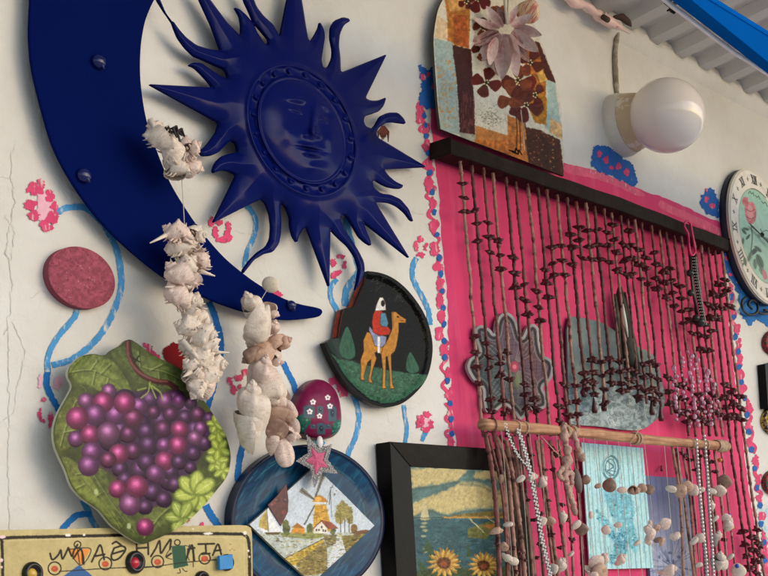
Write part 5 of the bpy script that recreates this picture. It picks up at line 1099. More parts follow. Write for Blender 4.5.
body = [pq(l) for l in ([(110, 230), (160, 240), (215, 250), (235, 300), (228, 360), (250, 440), (240, 490), (200, 440), (170, 380), (140, 330), (118, 280)], [(80, 310), (110, 330), (140, 370), (170, 420), (150, 440), (110, 390), (85, 345)], [(150, 400), (200, 400), (205, 470), (185, 520), (140, 530), (125, 500), (150, 470)])]
for bd in body:
    cv.poly(bd, (84, 160, 178), 1.2, rag=2, rs=.8, var=.4, alpha=.55); p_ = np.array(bd); x0, y0 = p_.min(0); x1, y1 = p_.max(0)
    for _ in range(160):
        x, y = random.uniform(x0, x1), random.uniform(y0, y1)
        if inside(np.array([x]), np.array([y]), p_)[0]: cv.ell(x, y, random.uniform(.4, 1.1), random.uniform(.4, .9), random.choice(cols + [(206, 240, 240), (24, 84, 106)]), alpha=.85)
th = np.linspace(0, 2 * pi, 24); ox, oy = pq([(138, 142)])[0]
cv.line([(ox + 8 * cos(t), oy + 11.5 * sin(t)) for t in th], 2.2, (92, 132, 140), .5); cv.line([(ox + 5 * cos(t), oy + 8.5 * sin(t)) for t in th], .8, (60, 100, 112), .4); cv.line([(ox + 8.3 * cos(t), oy + 12 * sin(t)) for t in th[10:18]], .7, (214, 226, 226), .4); cv.line([(ox - 3, oy - 6), (ox + 3, oy - 1), (ox - 3, oy + 4), (ox + 3, oy + 8)], 1.2, (72, 112, 124), .4); cv.line([(ox - 6, oy + 2), (ox + 5, oy + 4)], .8, (72, 112, 124), .4, cr=False)
for l in ([(105, 230), (95, 180), (110, 110)], [(215, 240), (225, 190), (210, 130)], [(170, 200), (190, 150), (160, 60)]): cv.line(pq(l), 1.2, (120, 178, 186), .8, alpha=.6)
t_ = thing('aqua_poster', 'pale aqua board picture with a glittering blue mermaid tail', 'picture', P(617, 505, .01)); cv.painterly(.3, .6, .08, 8); relief('aqua_picture', cv, .0115, .002, art_mat('matt_print', .55, 0, .06, 90), t_, mat('poster_side', (170, 176, 172), .7))
VI = [(644.5, 475.5), (688, 478.5), (699, 640), (654, 640)]
cv = Canvas(VI, 2.0, (108, 112, 148)); cx_, cy_ = 671, 566; r_ = np.hypot((cv.X - cx_) * 1.0, (cv.Y - cy_) * .8); a_ = np.arctan2(cv.Y - cy_, cv.X - cx_)
w_ = (np.exp(-(r_ / 42) ** 2) * (.55 + .45 * fbm(a_ * 5 + 20, r_ * .05, 3)))[..., None]; cv.C = np.array((104, 108, 142)) * (1 - w_) + np.array((188, 192, 208)) * w_
for _ in range(90):
    a = random.uniform(0, 2 * pi); r0 = random.uniform(2, 14); r1 = r0 + random.uniform(5, 20); cv.line([(cx_ + r0 * cos(a), cy_ + r0 * sin(a)), (cx_ + r1 * cos(a), cy_ + r1 * sin(a))], random.uniform(.5, 1.3), random.choice([(206, 210, 220), (88, 94, 128), (150, 156, 182), (62, 70, 104)]), .5, alpha=.5, cr=False)
for _ in range(12): cv.ell(cx_ + random.gauss(0, 5), cy_ + random.gauss(0, 6), random.uniform(1, 2.6), random.uniform(1, 2.4), (84, 94, 124), alpha=.8)
cv.C[:] = cv.C * (1 - .10 * (np.sin((cv.X - .09 * cv.Y) * 1.1)[..., None] > .8))
t_ = thing('violet_poster', 'grey violet board picture with a white burst beside the aqua one', 'picture', P(670, 540, .008)); relief('violet_picture', cv, .008, .006, art_mat('matt_print'), t_, mat('violet_side', (110, 112, 140), .7))
kn = thing('cupboard_hook', 'small dark hook on the pink wall between the two pictures', 'hook', P(662, 469, .01)); V, F = join([sphere_arr(P(661.5, 470, .010), .0028, 10, 7), tube_arr([P(661.5, 466, .004), P(661, 470, .012)], .0014, 6)]); mk('hook', V, F, kn, m_seed, True)

# framed picture of a sail boat and sunflowers
m_frame = mat('black_frame_wood', (16, 14, 14), .38, var=.25, vscale=30, bump=.12, bscale=60, coat=.0, col2=(50, 46, 44), mask=(.64, .8), mscale=18, spec=.10)
fr = thing('framed_picture', 'black framed picture of a sail boat and sunflowers left of the shell strings', 'picture', P(450, 520, .02))
O_ = [(390, 441.5), (520, 450.5), (540, 640), (400, 640)]; I_ = [(411, 467), (505, 471.5), (519, 640), (421, 640)]
L0 = [(d, P(x, y, d)) for d, l in () for x, y in l]
def fbar(a, b, c, d, nm):
    Vf = [P(*a, .030), P(*b, .030), P(*c, .026), P(*d, .026)]; 
    V = Vf + [np.array((v[0], -.002, v[2])) for v in Vf]; return mk(nm, V, [(0, 1, 2, 3), (0, 4, 5, 1), (1, 5, 6, 2), (2, 6, 7, 3), (3, 7, 4, 0), (7, 6, 5, 4)], fr, m_frame)
for i in range(4):
    j = (i + 1) % 4; o = fbar(O_[i], O_[j], I_[j], I_[i], 'frame_side')
    bv = o.modifiers.new('b', 'BEVEL'); bv.width = .0012; bv.segments = 2
cv = Canvas([(x + (.6 if x > 450 else -.6), y + (-1 if y < 500 else 0)) for x, y in I_], 2.2, (60, 108, 122))
def pf(l): return [(370 + u / 3.947, 430 + v / 3.947) for u, v in l]
cv.C = np.where((cv.Y < 519)[..., None], np.array((92, 126, 130.0)), np.array((58, 96, 108.0))) * (1 + (fbm(cv.X * .12, cv.Y * .3, 2)[..., None] - .5) * .5)
CLD = (208, 192, 142)
for l in ([(160, 155), (300, 148), (380, 160), (350, 195), (250, 215), (165, 225)], [(415, 160), (560, 160), (560, 200), (450, 195), (410, 185)], [(165, 290), (230, 265), (300, 240), (360, 205), (430, 210), (500, 240), (560, 240), (560, 300), (400, 310), (300, 330), (240, 310), (170, 335)]):
    cv.poly(pf(l), CLD, 1.6, rag=2.2, rs=.25, var=.12); cv.line(pf(l[3:]), 2, (206, 190, 140), 1.6, alpha=.5)
    cv.line([(x, y + 2.4) for x, y in pf(l[3:])], 1.6, (78, 96, 92), 1.4, alpha=.5)
cv.poly(pf([(280, 348), (380, 328), (480, 320), (560, 325), (560, 348)]), (128, 112, 62), .7, var=.3); cv.line(pf([(290, 345), (560, 345)]), 1.6, (196, 150, 76), .4, cr=False); cv.line(pf([(170, 347), (290, 346)]), .8, (40, 50, 54), .4, cr=False)
for _ in range(260):
    u, v = random.uniform(170, 600), random.uniform(352, 800); a, b = pf([(u, v), (u + random.uniform(6, 26), v + random.uniform(-5, 5))]); cv.line([a, b], random.uniform(.4, 1), random.choice([(84, 136, 150), (32, 66, 84), (62, 112, 120), (120, 150, 140)]), .4, alpha=.6, cr=False)
cv.poly(pf([(212, 275), (225, 310), (232, 345), (200, 345)]), (210, 200, 160), .4); cv.poly(pf([(196, 347), (240, 347), (232, 356), (202, 356)]), (188, 178, 140), .4)
for v in (368, 382, 396, 420, 468, 480): cv.ell(*pf([(216 + 6 * sin(v), v)])[0], 3.4 - (v - 360) * .012, 1.3, (190, 190, 152), alpha=.8)
cv.poly(pf([(385, 390), (470, 360), (500, 380), (460, 430), (390, 425)]), (116, 118, 66), .6, var=.3); cv.line(pf([(395, 350), (450, 405)]), 1, (206, 200, 160), .4, cr=False); cv.line(pf([(455, 340), (500, 375)]), 1, (206, 190, 150), .4, cr=False); cv.poly(pf([(440, 375), (500, 372), (480, 392)]), (190, 130, 64), .5)
GRN = (62, 88, 58)
for l in ([(210, 480), (225, 430), (245, 480)], [(230, 520), (240, 440), (255, 510)], [(380, 500), (385, 440), (400, 500)], [(200, 600), (190, 500), (230, 560)], [(360, 600), (350, 530), (390, 580)]): cv.poly(pf(l), GRN, .8, rag=.6)
cv.poly(pf([(180, 560), (300, 540), (420, 550), (560, 540), (600, 850), (180, 850)]), (58, 78, 50), 2, rag=3, var=.4)
for (u, v, r) in ((292, 525, 66), (448, 535, 60), (350, 640, 60), (500, 650, 60)):
    c = pf([(u, v)])[0]; r /= 3.947
    for L_, col, n_ in ((1.08, (170, 122, 52), 15), (.95, (216, 180, 98), 14), (.72, (190, 140, 62), 12)):
        for k in range(n_):
            a = 2 * pi * k / n_ + L_ * 3; q = r * L_; cv.poly([(c[0] + q * t * cos(a + s), c[1] + q * t * .92 * sin(a + s)) for s, t in ((0, .25), (-.2, .6), (0, 1.06), (.2, .6))], col, .4, rnd=1, var=.2, seed=k)
    cv.ell(*c, r * .42, r * .36, (112, 66, 36)); cv.ell(c[0], c[1] + 1, r * .22, r * .18, (156, 84, 50)); 
    for k in range(16): a = k * .8; cv.ell(c[0] + r * .3 * cos(a), c[1] + r * .26 * sin(a), .8, .7, (70, 40, 26), alpha=.8)
cv.painterly(.5, .35, .14, 7); cv.C *= np.array((.88, .86, .80)); relief('picture_print', cv, .0255, .004, art_mat('varnished_print'), fr, None)
# ================================================================== bead curtain
random.seed(41)
cur = thing('bead_curtain', 'curtain of thin bamboo strands and dark seeds hanging from a black bar', 'bead curtain', P(450, 150, .03))
m_bar = mat('blackened_wood', (28, 20, 17), .55, var=.35, vscale=30, bump=.6, bscale=50, coat=.0, spec=.08, col2=(66, 52, 42), mask=(.6, .75), mscale=18, mstretch=(.3, 1, 4))
ti = [(450, 138), (540, 170), (624, 198.5), (680, 220.5), (729, 239)]; bo = [(450, 153), (540, 184), (624, 212), (680, 232.5), (729, 251)]
def barx(x, l): return float(np.interp(x, [p[0] for p in l], [p[1] for p in l]))
V = []; F = []
xs_ = list(np.linspace(450, 729, 24))
for i, x in enumerate(xs_):
    j = .35 * sin(i * 1.7); a = P(x, barx(x, ti) + j, .046); b = P(x, barx(x, bo) + j * .5, .046); V += [a, b, (b[0], -.006, b[2]), (a[0], -.006, a[2])]
for i in range(len(xs_) - 1):
    for q in range(4): F.append((4 * i + q, 4 * i + (q + 1) % 4, 4 * i + 4 + (q + 1) % 4, 4 * i + 4 + q))
F += [(0, 1, 2, 3), tuple(len(V) - 4 + q for q in (3, 2, 1, 0))]
o = mk('top_bar', V, F, cur, m_bar); bv = o.modifiers.new('b', 'BEVEL'); bv.width = .0022; bv.segments = 2; bv.limit_method = 'ANGLE'; bv.angle_limit = radians(50)
for x, y in ((515, 152), (518, 154)): tube('wire_tie', [P(x - 6, y - 2, .05), P(x, y, .052), P(x + 1, y - 4, .05), P(x + 4, y + 1, .052)], [.001, .002, .0015, .001], m_bar, cur, 6)
m_bam = [mat('bamboo_%s' % n, c, .45, var=.3, vscale=70, bump=.3, bscale=120, col2=c2, mask=(.5, .62), mscale=55, mstretch=(.6, .6, 1.0)) for n, c, c2 in (('red_brown', (122, 72, 66), (62, 32, 30)), ('tan_brown', (150, 110, 94), (80, 46, 40)), ('dark_brown', (92, 54, 50), (44, 24, 24)))]
def seed_mesh(sd):
    rnd = random.Random(sd); parts = []
    for k in range(5):
        a = k * 2 * pi / 5 + rnd.uniform(-.3, .3); t = rnd.uniform(-.12, .18); L_ = rnd.uniform(.40, .56)
        parts.append(tube_arr([(0, 0, 0), (L_ * .45 * cos(a), L_ * .45 * sin(a), t * .4 + .04), (L_ * cos(a), L_ * sin(a), t)], [.16, .19, .05], 7))
    parts.append(sphere_arr((0, 0, 0), .22, 8, 6)); V, F = join(parts); V = [(v[0], v[1], v[2] * .8) for v in V]; me = bpy.data.meshes.new('seed_bead'); me.from_pydata([tuple(v) for v in V], [], F); me.polygons.foreach_set('use_smooth', [True] * len(F)); me.materials.append(m_seed); return me
SEEDS = [seed_mesh(k) for k in range(5)]
def strand_pts(x0, y0, y1, s, bend=0):
    ys = np.arange(y0, y1, 2.0); dy = ys - y0; xx = x0 + s * dy + bend * np.clip(ys - 430, 0, None) ** 1.6 * .002
    return xx, ys
def strand(par, x0, y0, y1, s, seeds, d, wpx, k, bend=0, nm='strand'):
    xx, ys = strand_pts(x0, y0, y1, s, bend); n = len(ys); rnd = random.Random(k * 13 + 5)
    wob = (vnoise(ys * .05, np.full(n, k * 3.3)) - .5) * 1.6 * np.clip((ys - y0) / 60, 0, 1); xx = xx + wob
    pts = P(xx, ys, d + .003 * np.sin(ys * .03 + k)); seg = rnd.uniform(13, 17); phase = (ys + rnd.uniform(0, 10)) % seg
    r = wpx / 2 * (1 + .28 * np.exp(-((phase - 2) / 1.6) ** 2) - .35 * np.exp(-((phase - 5) / 1.4) ** 2)) * (.9 + .25 * vnoise(np.floor((ys) / seg) * 3.1, np.full(n, k * 1.0)))
    r = np.where(ys < y0 + 6, r * np.clip((ys - y0) / 6, .25, 1), r)
    mp_ = np.array([mpp(a, b, d) for a, b in zip(xx[::10], ys[::10])]).repeat(10)[:n]
    st_ = thing(nm, None, None, pts[0]); V, F = tube_arr(pts, r * mp_, 7); bpy.data.objects.remove(st_)
    o = mk(nm, V, F, par, m_bam[k % 3] if par is cur else m_bam[(k + 1) % 3], True)
    for y in seeds:
        x = float(np.interp(y, ys, xx)); b = bpy.data.objects.new('seed_bead', SEEDS[rnd.randrange(5)]); COL.objects.link(b)
        kk = mpp(x, y, d) * rnd.uniform(11.5, 15.5)
        b.matrix_world = Matrix.Translation(Vector(P(x + rnd.uniform(-.8, .8), y, d + .002))) @ (R3 @ Matrix.Rotation(rnd.uniform(-.35, .35), 3, 'Z') @ Matrix.Rotation(-pi / 2 + rnd.uniform(.1, .6), 3, 'X') @ Matrix.Rotation(rnd.uniform(0, 6), 3, 'Z')).to_4x4() @ Matrix.Diagonal((kk, kk, kk, 1))
        b.parent = o; b.matrix_parent_inverse = Matrix.Translation(-par.location) if False else o.matrix_world.inverted() if False else Matrix.Identity(4)
    return o
XT = [459.5, 471, 482.7, 492, 505, 514.5, 527, 537, 546, 556, 566, 575, 585, 593.5, 603.3, 610.5, 619.5, 626.5, 634, 640.5, 650.5, 658.5, 665, 673, 680.5, 687, 693.5, 700, 707, 714, 721]
Z1 = [184, 211, 223, 241, 258, 285, 292, 270, 248, 246, 235, 228, 231, 230, 233, 240, 245, 246, 250, 258, 265, 272, 281, 299, 310, 323, 325, 305, 294, 285, 280]
LOW = {1: [337, 353, 368, 384], 2: [344, 357, 368, 400, 412], 3: [357, 364, 375, 400, 414], 4: [352, 380], 5: [385, 395, 408], 6: [400, 410], 8: [407, 422], 9: [385, 402, 416], 10: [386, 402, 415], 11: [374, 382, 390], 12: [360, 373, 383, 395], 13: [362, 376, 390, 404], 14: [360, 372, 383], 15: [362, 372, 384, 391], 16: [370, 380, 388], 17: [372, 388, 398], 18: [365, 378, 392], 19: [363, 376, 390, 400], 20: [366, 380, 395], 21: [378, 392, 404], 22: [385, 398, 412],
       23: [385, 400, 412, 422], 24: [390, 404, 418], 25: [395, 410, 420], 26: [402, 415, 424], 27: [395, 412], 28: [400, 415], 29: [385, 398, 408, 418, 532, 545, 556, 568], 30: [392, 404, 416, 538, 550, 562, 574], 31: [397, 408, 420, 530, 544, 556]}
END = {11: 394, 12: 398, 13: 407, 14: 388, 15: 393, 16: 391, 17: 400, 18: 405, 19: 408, 20: 409, 21: 415, 22: 418, 29: 590, 30: 590, 31: 590}
for i, x in enumerate(XT, 1):
    y0 = barx(x, bo) - 3; s = .082 + (x - 460) / 260 * .036; z = Z1[i - 1]; g = 14.5 if i < 20 else 12.5
    sd_ = [z, z + g + random.uniform(-2, 2), z + 2 * g + random.uniform(-2, 2)] + ([z - g] if i in (16, 18, 21, 23, 24) else []) + LOW.get(i, [])
    strand(cur, x, y0, END.get(i, 438), s, sd_, .028 + .004 * (i % 2), 3.5 if x < 600 else 2.9, i, bend=.75 if i >= 29 else 0)
for (x, y) in ((593.5, 405), (603, 403), (583, 389), (660, 413), (651, 407)):
    V, F = tube_arr([P(x, y - 8, .03), P(x + .5, y - 2, .031), P(x + 1, y + 5, .031), P(x + 1.2, y + 8, .031)], [.0008, .003, .0058, .0045], 8); mk('seed_bell', V, F, cur, m_seed, True)

# pink crystal strings, magenta clip and studded strap
m_cry = mat('pink_crystal', (196, 128, 150), .12, var=.45, vscale=60, trans=.15, coat=.3, col2=(224, 196, 204), mask=(.5, .6), mscale=120)
rnd = random.Random(5)
for k, (x, y0, n_) in enumerate(((673, 368, 13), (681, 358, 17), (689, 352, 18), (697, 360, 15), (705, 368, 14), (713, 380, 10))):
    t_ = thing('crystal_string', 'string of pink translucent beads, number %s from the left behind the right end of the wooden rod' % ('one two three four five six'.split()[k]), 'bead string', P(x, y0, .02), group='pink crystal bead strings'); t_['label'] = ('leftmost', 'second', 'third', 'fourth', 'fifth', 'rightmost')[k] + ' pink glassy bead string hanging above the right end of the rod'
    prt = []
    for q in range(n_):
        y = y0 + q * 4.3; xx = x + .11 * (y - y0) + rnd.uniform(-2.4, 2.4); prt.append(sphere_arr(P(xx, y, .034 + rnd.uniform(0, .010)), mpp(xx, y) * rnd.uniform(1.2, 2.7), 6, 5, (1, 1, rnd.uniform(.7, 1.4))))
    V, F = join(prt); mk('beads', V, F, t_, m_cry, False, kind='stuff'); tube('string', [P(x - 1, y0 - 12, .02), P(x + .11 * n_ * 4.3, y0 + n_ * 4.3, .02)], .0005, m_string, t_, 5)
mc = thing('magenta_clip', 'magenta plastic loop clipped over the black bar of the bead curtain', 'clip', P(689, 235, .06))
lp = spline([(684, 225), (686, 221), (690, 223), (692, 232), (694, 243), (695, 252), (691, 255), (689, 245), (688, 234), (685, 228), (684, 225)], 1.5); tube('loop', P(lp[:, 0], lp[:, 1], np.full(len(lp), .058)), .0026, mat('magenta_plastic', (196, 24, 88), .25, coat=.5), mc, 8)
sp_ = thing('studded_strap', 'dark beaded strap with silver studs hanging from the magenta clip', 'strap', P(692, 258, .05)); m_dark = mat('dark_bead', (40, 36, 32), .35, var=.3, vscale=80, coat=.3); m_stud = mat('silver_stud', (196, 190, 182), .25, .8, var=.1)
pts = spline([(694, 256), (696, 275), (699, 295), (703, 318), (705, 326)], 2); tube('strap_core', P(pts[:, 0], pts[:, 1], np.full(len(pts), .05)), .0058, m_dark, sp_, 8)
tube('strap_core', P(*np.array([(690, 256), (691, 275), (693, 292), (698, 318)]).T, np.full(4, .046)), .003, m_dark, sp_, 8)
prt = [sphere_arr(P(np.interp(y, pts[:, 1], pts[:, 0]) + o_, y, .0575), .0012, 6, 4) for y in np.arange(258, 326, 3.0) for o_ in (-1.8, 0, 1.8)]; V, F = join(prt); mk('studs', V, F, sp_, m_stud, True, kind='stuff')
for (x, y, r) in ((690, 273, 3.6), (690.5, 293, 3.4), (700, 322, 5), (696, 318, 3.5)): V, F = sphere_arr(P(x, y, .052), mpp(x, y) * r, 12, 8); mk('ball', V, F, sp_, m_dark, True)

# ================================================================== wooden rod with strings of shells
mob = thing('shell_mobile', 'wooden rod with hanging strings of small sea shells below the bead curtain', 'shell mobile', P(482, 424, .06))
m_rod = mat('bare_wood', (186, 142, 108), .6, var=.25, vscale=30, bump=.7, bscale=50, col2=(134, 92, 68), mask=(.45, .62), mscale=22, mstretch=(.2, 1, 5), spec=.15)
pts = spline([(482, 424.5), (520, 427.5), (560, 431), (600, 435), (645, 439.5), (690, 443.5), (727, 446.5)], 4); tube('rod', P(pts[:, 0], pts[:, 1], np.full(len(pts), .06)), mpp(600, 435) * 4.9 * (1 + .20 * (vnoise(np.arange(len(pts)) * .22, np.zeros(len(pts)), 3) - .5) + .12 * np.exp(-((pts[:, 0] - 600) / 5) ** 2) + .1 * np.exp(-((pts[:, 0] - 668) / 4) ** 2)), m_rod, mob, 14)
def wrap(x, n_, m_, r=.0011):
    y = float(np.interp(x, pts[:, 0], pts[:, 1])); R_ = mpp(600, 435) * 6.2; c = P(x, y, .06); a = np.linspace(0, 2 * pi * n_, 14 * n_)
    tube('twine_wrap', np.stack([c[0] + (a / (2 * pi) - n_ / 2) * .0030 , c[1] + R_ * np.cos(a), c[2] + R_ * np.sin(a)], 1), r, m_, mob, 6)
m_tw = mat('twine', (186, 158, 130), .85, var=.25, vscale=120, bump=.4, bscale=200)
for x, n_ in ((565, 3), (572, 3), (634, 2), (637, 2), (717, 4), (723, 5), (491, 1), (515, 1), (523, 1), (690, 1), (704, 1)): wrap(x, n_, m_tw if x not in (491,) else m_bam[0])
wrap(720, 6, m_tw, .002)
tube('twine_wrap', P(*np.array([(631, 442), (635, 436), (638, 430), (641, 428)]).T, np.full(4, .072)), .001, m_tw, mob, 6)
def ry(x): return float(np.interp(x, pts[:, 0], pts[:, 1]))
for k, x in enumerate((501, 517, 529, 538, 556, 571, 583, 594, 606, 618, 630, 644, 664, 677, 688, 697, 706, 716)):
    y = ry(x); tube('string', P(*np.array([(x, y), (x + 6 + k % 3, y + 70), (x + 13, 585)]).T, np.array([.064, .06, .058])), .0006, m_string, mob, 4)
tube('string', [P(541, 436, .064), P(552, 448, .064), P(560, 456, .066)], .0009, m_tw, mob, 5); tube('string', [P(566, 440, .066), P(558, 452, .066)], .0006, m_tw, mob, 5)
SH = [(501, 479, 10, 'cowrie', 3, 0), (520.5, 479, 11, 'cowrie', 0, 1.0), (533, 477, 10, 'whelk', 1, 1.3), (541.5, 481, 13, 'whelk', 1, .9), (586, 480, 9, 'clam', 3, 0), (598, 486, 8, 'cowrie', 2, 1.2), (609.5, 485.5, 13, 'clam', 3, .3), (622, 490, 11, 'cowrie', 1, 1.5), (635, 491, 11, 'whelk', 2, 1.2), (642, 488, 9, 'clam', 2, 2), (649, 489.5, 10, 'clam', 3, 1.4), (671, 489, 12, 'cowrie', 0, 1.8), (680, 491, 13, 'clam', 2, .8), (687, 487, 12, 'clam', 2, 1.8), (693, 490, 11, 'clam', 1, 2.4), (701, 490, 9, 'cowrie', 1, 1.2), (711, 491, 12, 'cowrie', 0, 1.8), (719, 491, 13, 'clam', 1, 1.6), (724, 482, 14, 'clam', 3, 1.7),
      (508, 524.5, 11, 'cowrie', 0, 1.4), (498, 531, 10, 'cone', 2, 1.4), (550, 521, 10, 'clam', 2, 1.6), (542, 521, 9, 'clam', 1, 1.2), (562.5, 515, 9, 'cone', 0, .2), (576, 525, 13, 'cowrie', 1, .9), (581, 529, 13, 'clam', 3, 1.5), (591, 515, 8, 'cowrie', 1, 0), (606, 530, 9, 'clam', 1, .3), (618, 525, 9, 'cowrie', 1, 1.4), (648, 531, 13, 'whelk', 1, .2), (656, 529, 11, 'cowrie', 2, .6), (665, 524, 12, 'clam', 1, 1.0), (649, 540, 11, 'whelk', 1, 3.0), (658, 540, 10, 'cowrie', 3, 1.3), (662, 542, 10, 'cowrie', 2, .5), (676, 535, 10, 'whelk', 1, 1.9), (637, 543, 9, 'cowrie', 1, 1.0), (715, 519, 10, 'cowrie', 0, .9), (728, 523, 12, 'whelk', 0, .7), (726, 518, 9, 'clam', 1, 1.2),
      (513, 561, 13, 'cowrie', 0, 1.9), (509, 558, 9, 'cone', 0, 2.4), (504, 547, 9, 'clam', 2, 0), (571, 554, 8, 'cowrie', 1, .9), (561, 563, 12, 'whelk', 1, .7), (553, 569, 10, 'clam', 0, 1), (596, 563, 16, 'clam', 1, .9), (603, 559, 14, 'whelk', 1, .8), (600, 572, 17, 'clam', 2, 0), (593, 574, 12, 'cone', 1, 2), (621, 558, 11, 'cone', 1, .9), (670, 569, 14, 'cone', 1, 1.4), (694, 541, 11, 'cowrie', 0, .8), (700, 538, 9, 'clam', 1, .6), (718, 537, 12, 'cone', 0, .2), (720, 560, 16, 'whelk', 0, .1), (723, 564, 11, 'clam', 0, 2.8), (730, 557, 10, 'cowrie', 0, .9), (699, 565, 8, 'cowrie', 0, 1.2), (738, 571, 14, 'clam', 0, 1.6), (650, 524, 9, 'cowrie', 1, 0), (711, 505, 9, 'cone', 0, .2)]
for (x, y, s_, kd, q, a) in SH: shell(mob, kd, q, x, y, .064 + random.uniform(-.004, .006), s_ * (1.12 if kd != 'cowrie' else .95), a, random.uniform(-.3, .3), random.uniform(-.5, .5) if kd == 'clam' else None)
for (x, y, c, nm) in ((729, 515.5, (34, 74, 160), 'blue_bead'), (732, 527, (206, 170, 40), 'yellow_bead'), (737, 566, (34, 74, 160), 'blue_bead'), (720, 460, (196, 110, 40), 'orange_bead')): V, F = sphere_arr(P(x, y, .068), mpp(x, y) * 2.1, 12, 8); mk(nm, V, F, mob, mat(nm + '_m', c, .2, coat=.5), True)
# thicker bamboo strands that hang below the rod
low = thing('lower_strands', 'loose brown bamboo strands hanging down behind the wooden rod', 'bead curtain', P(490, 440, .04))
for k, (path, w_) in enumerate((([(485, 432), (492, 470), (497, 520), (500, 590)], 4.6), ([(496, 436), (507, 468), (512, 520), (517, 590)], 4.2), ([(506, 440), (514, 485), (521, 535), (526, 590)], 4.6), ([(527, 436), (534, 480), (539, 530), (545, 590)], 3.2), ([(550, 440), (556, 490), (563, 540), (569, 590)], 3.4), ([(558, 440), (570, 520), (574, 590)], 3.0), ([(575, 450), (580, 520), (584, 590)], 4.0), ([(676, 448), (684, 500), (690, 545), (696, 590)], 3.6), ([(682, 448), (690, 500), (697, 590)], 3.0), ([(708, 450), (713, 500), (719, 545), (724, 590)], 3.6), ([(714, 450), (722, 510), (729, 590)], 3.2), ([(699, 448), (705, 520), (710, 590)], 2.6), ([(489, 436), (503, 500), (508, 590)], 2.6), ([(536, 440), (546, 510), (556, 590)], 3.0), ([(520, 440), (527, 500), (534, 590)], 2.8), ([(687, 448), (694, 510), (703, 590)], 2.6), ([(692, 448), (700, 500), (706, 590)], 2.4), ([(721, 450), (730, 520), (737, 590)], 2.6), ([(493, 430), (500, 462), (506, 520), (509, 590)], 4.2), ([(512, 436), (520, 480), (530, 530), (536, 590)], 3.8), ([(541, 440), (545, 480), (553, 540), (560, 590)], 3.6), ([(500, 436), (512, 455), (518, 500), (521, 590)], 3.0), ([(672, 446), (680, 500), (684, 590)], 3.4), ([(703, 448), (711, 500), (719, 590)], 3.2))):
    p = spline(path, 2); n = len(p); ph = (p[:, 1] + k * 5) % 16; r = w_ / 2 * (1 + .25 * np.exp(-((ph - 2) / 1.6) ** 2) - .2 * np.exp(-((ph - 5) / 1.4) ** 2)); d = .048 + .002 * (k % 3)
    V, F = tube_arr(P(p[:, 0], p[:, 1], np.full(n, d)), r * mpp(560, 500), 8); mk('strand', V, F, low, m_bam[(0, 1, 1)[k % 3]], True)
for (x, y) in ((529, 470), (531, 455), (540, 545), (536, 558), (553, 470), (556, 455), (498, 545), (512, 548), (520, 552), (545, 470), (524, 560), (552, 448), (690, 460), (684, 455), (548, 500), (540, 515), (551, 535), (562, 505), (566, 520), (695, 470), (712, 462), (715, 472), (700, 456), (708, 454), (724, 540), (560, 548), (572, 540), (534, 520), (527, 500), (508, 560), (515, 572)):
    b = bpy.data.objects.new('seed_bead', SEEDS[random.randrange(5)]); COL.objects.link(b); place(b, x, y, .053, random.uniform(8, 11), random.uniform(-.4, .4), random.uniform(0, .6), 0, low)
# snake chains of silver beads on dark cord
def bead_chain(label, paths, r_px, step, dark, white, d=.066):
    t_ = thing('bead_chain', label, 'bead chain', P(*paths[0][0], d)); core = []; prt = []
    for path in paths:
        p = spline(path, step); 
        core.append(tube_arr(P(p[:, 0], p[:, 1], np.full(len(p), d)), mpp(*path[0]) * r_px * .75, 7))
        for k, (x, y) in enumerate(p):
            for s_ in ((-1, 1) if dark else (0,)): prt.append(sphere_arr(P(x + s_ * r_px * .55 * (1 if (k + (s_ > 0)) % 2 else .4), y + s_ * .5, d + mpp(x, y) * r_px * .6), mpp(x, y) * r_px * (.50 if dark else 1.0), 8, 6))
    V, F = join(core); mk('cord', V, F, t_, m_dark, True); V, F = join(prt); mk('silver_beads', V, F, t_, white, True, kind='stuff')
m_pearl = mat('silver_pearl', (190, 182, 176), .22, .55, var=.08)
m_whb = mat('white_bead', (214, 208, 200), .3, var=.08)
bead_chain('long black and white beaded chain hanging from the left part of the rod', [[(518, 430), (523, 445), (528, 463), (532, 482), (535, 498), (538, 516), (541, 534), (545, 553), (550, 575), (552, 590)]], 2.7, 3.1, True, m_whb)
bead_chain('short black and white beaded chain left of the long one on the rod', [[(505, 424), (508, 434), (513, 446), (519, 457), (527, 466)]], 2.2, 3.1, True, m_whb)
bead_chain('silver ball chain nearest the shells at the right end of the rod', [[(696, 440), (698, 470), (700, 500), (703, 530), (706, 560), (708, 590)]], 1.9, 3.6, False, m_pearl)
bead_chain('silver ball chain right beside its twin at the right end of the rod', [[(704, 436), (706, 460), (708, 490), (710, 520), (712, 550), (714, 590)]], 1.9, 3.6, False, m_pearl)
# knotted rope
rp = thing('knotted_rope', 'thick pinkish beige knotted rope hanging from the wooden rod', 'rope', P(567, 440, .07)); m_rope = mat('rope_beige', (182, 148, 132), .85, var=.25, vscale=110, bump=1.0, bscale=160)
def rope(path, r_px, knots):
    p = spline(path, 1.0); n = len(p); k = np.arange(n); r = r_px * (1 + .12 * np.sin(k * 1.6))
    for (y, g) in knots: r = r + g * np.exp(-((p[:, 1] - y) / 3.0) ** 2)
    tube('rope', P(p[:, 0] + .5 * np.sin(k * .8), p[:, 1], .070 + .002 * np.sin(k * .5)), r * mpp(567, 460), m_rope, rp, 10)
rope([(564, 424), (564, 433), (566, 445), (568, 458), (565, 470), (567, 485), (572, 500), (575, 514)], 2.7, [(436, 2.2), (450, 1.8), (461, 3), (471, 3.4)])
rope([(573, 432), (577, 444), (580, 455), (582, 460)], 2.6, [(456, 2)]); rope([(568, 466), (572, 480), (570, 496), (576, 512)], 2.0, [(474, 1.5)]); rope([(562, 468), (559, 475), (563, 480)], 2.4, [])
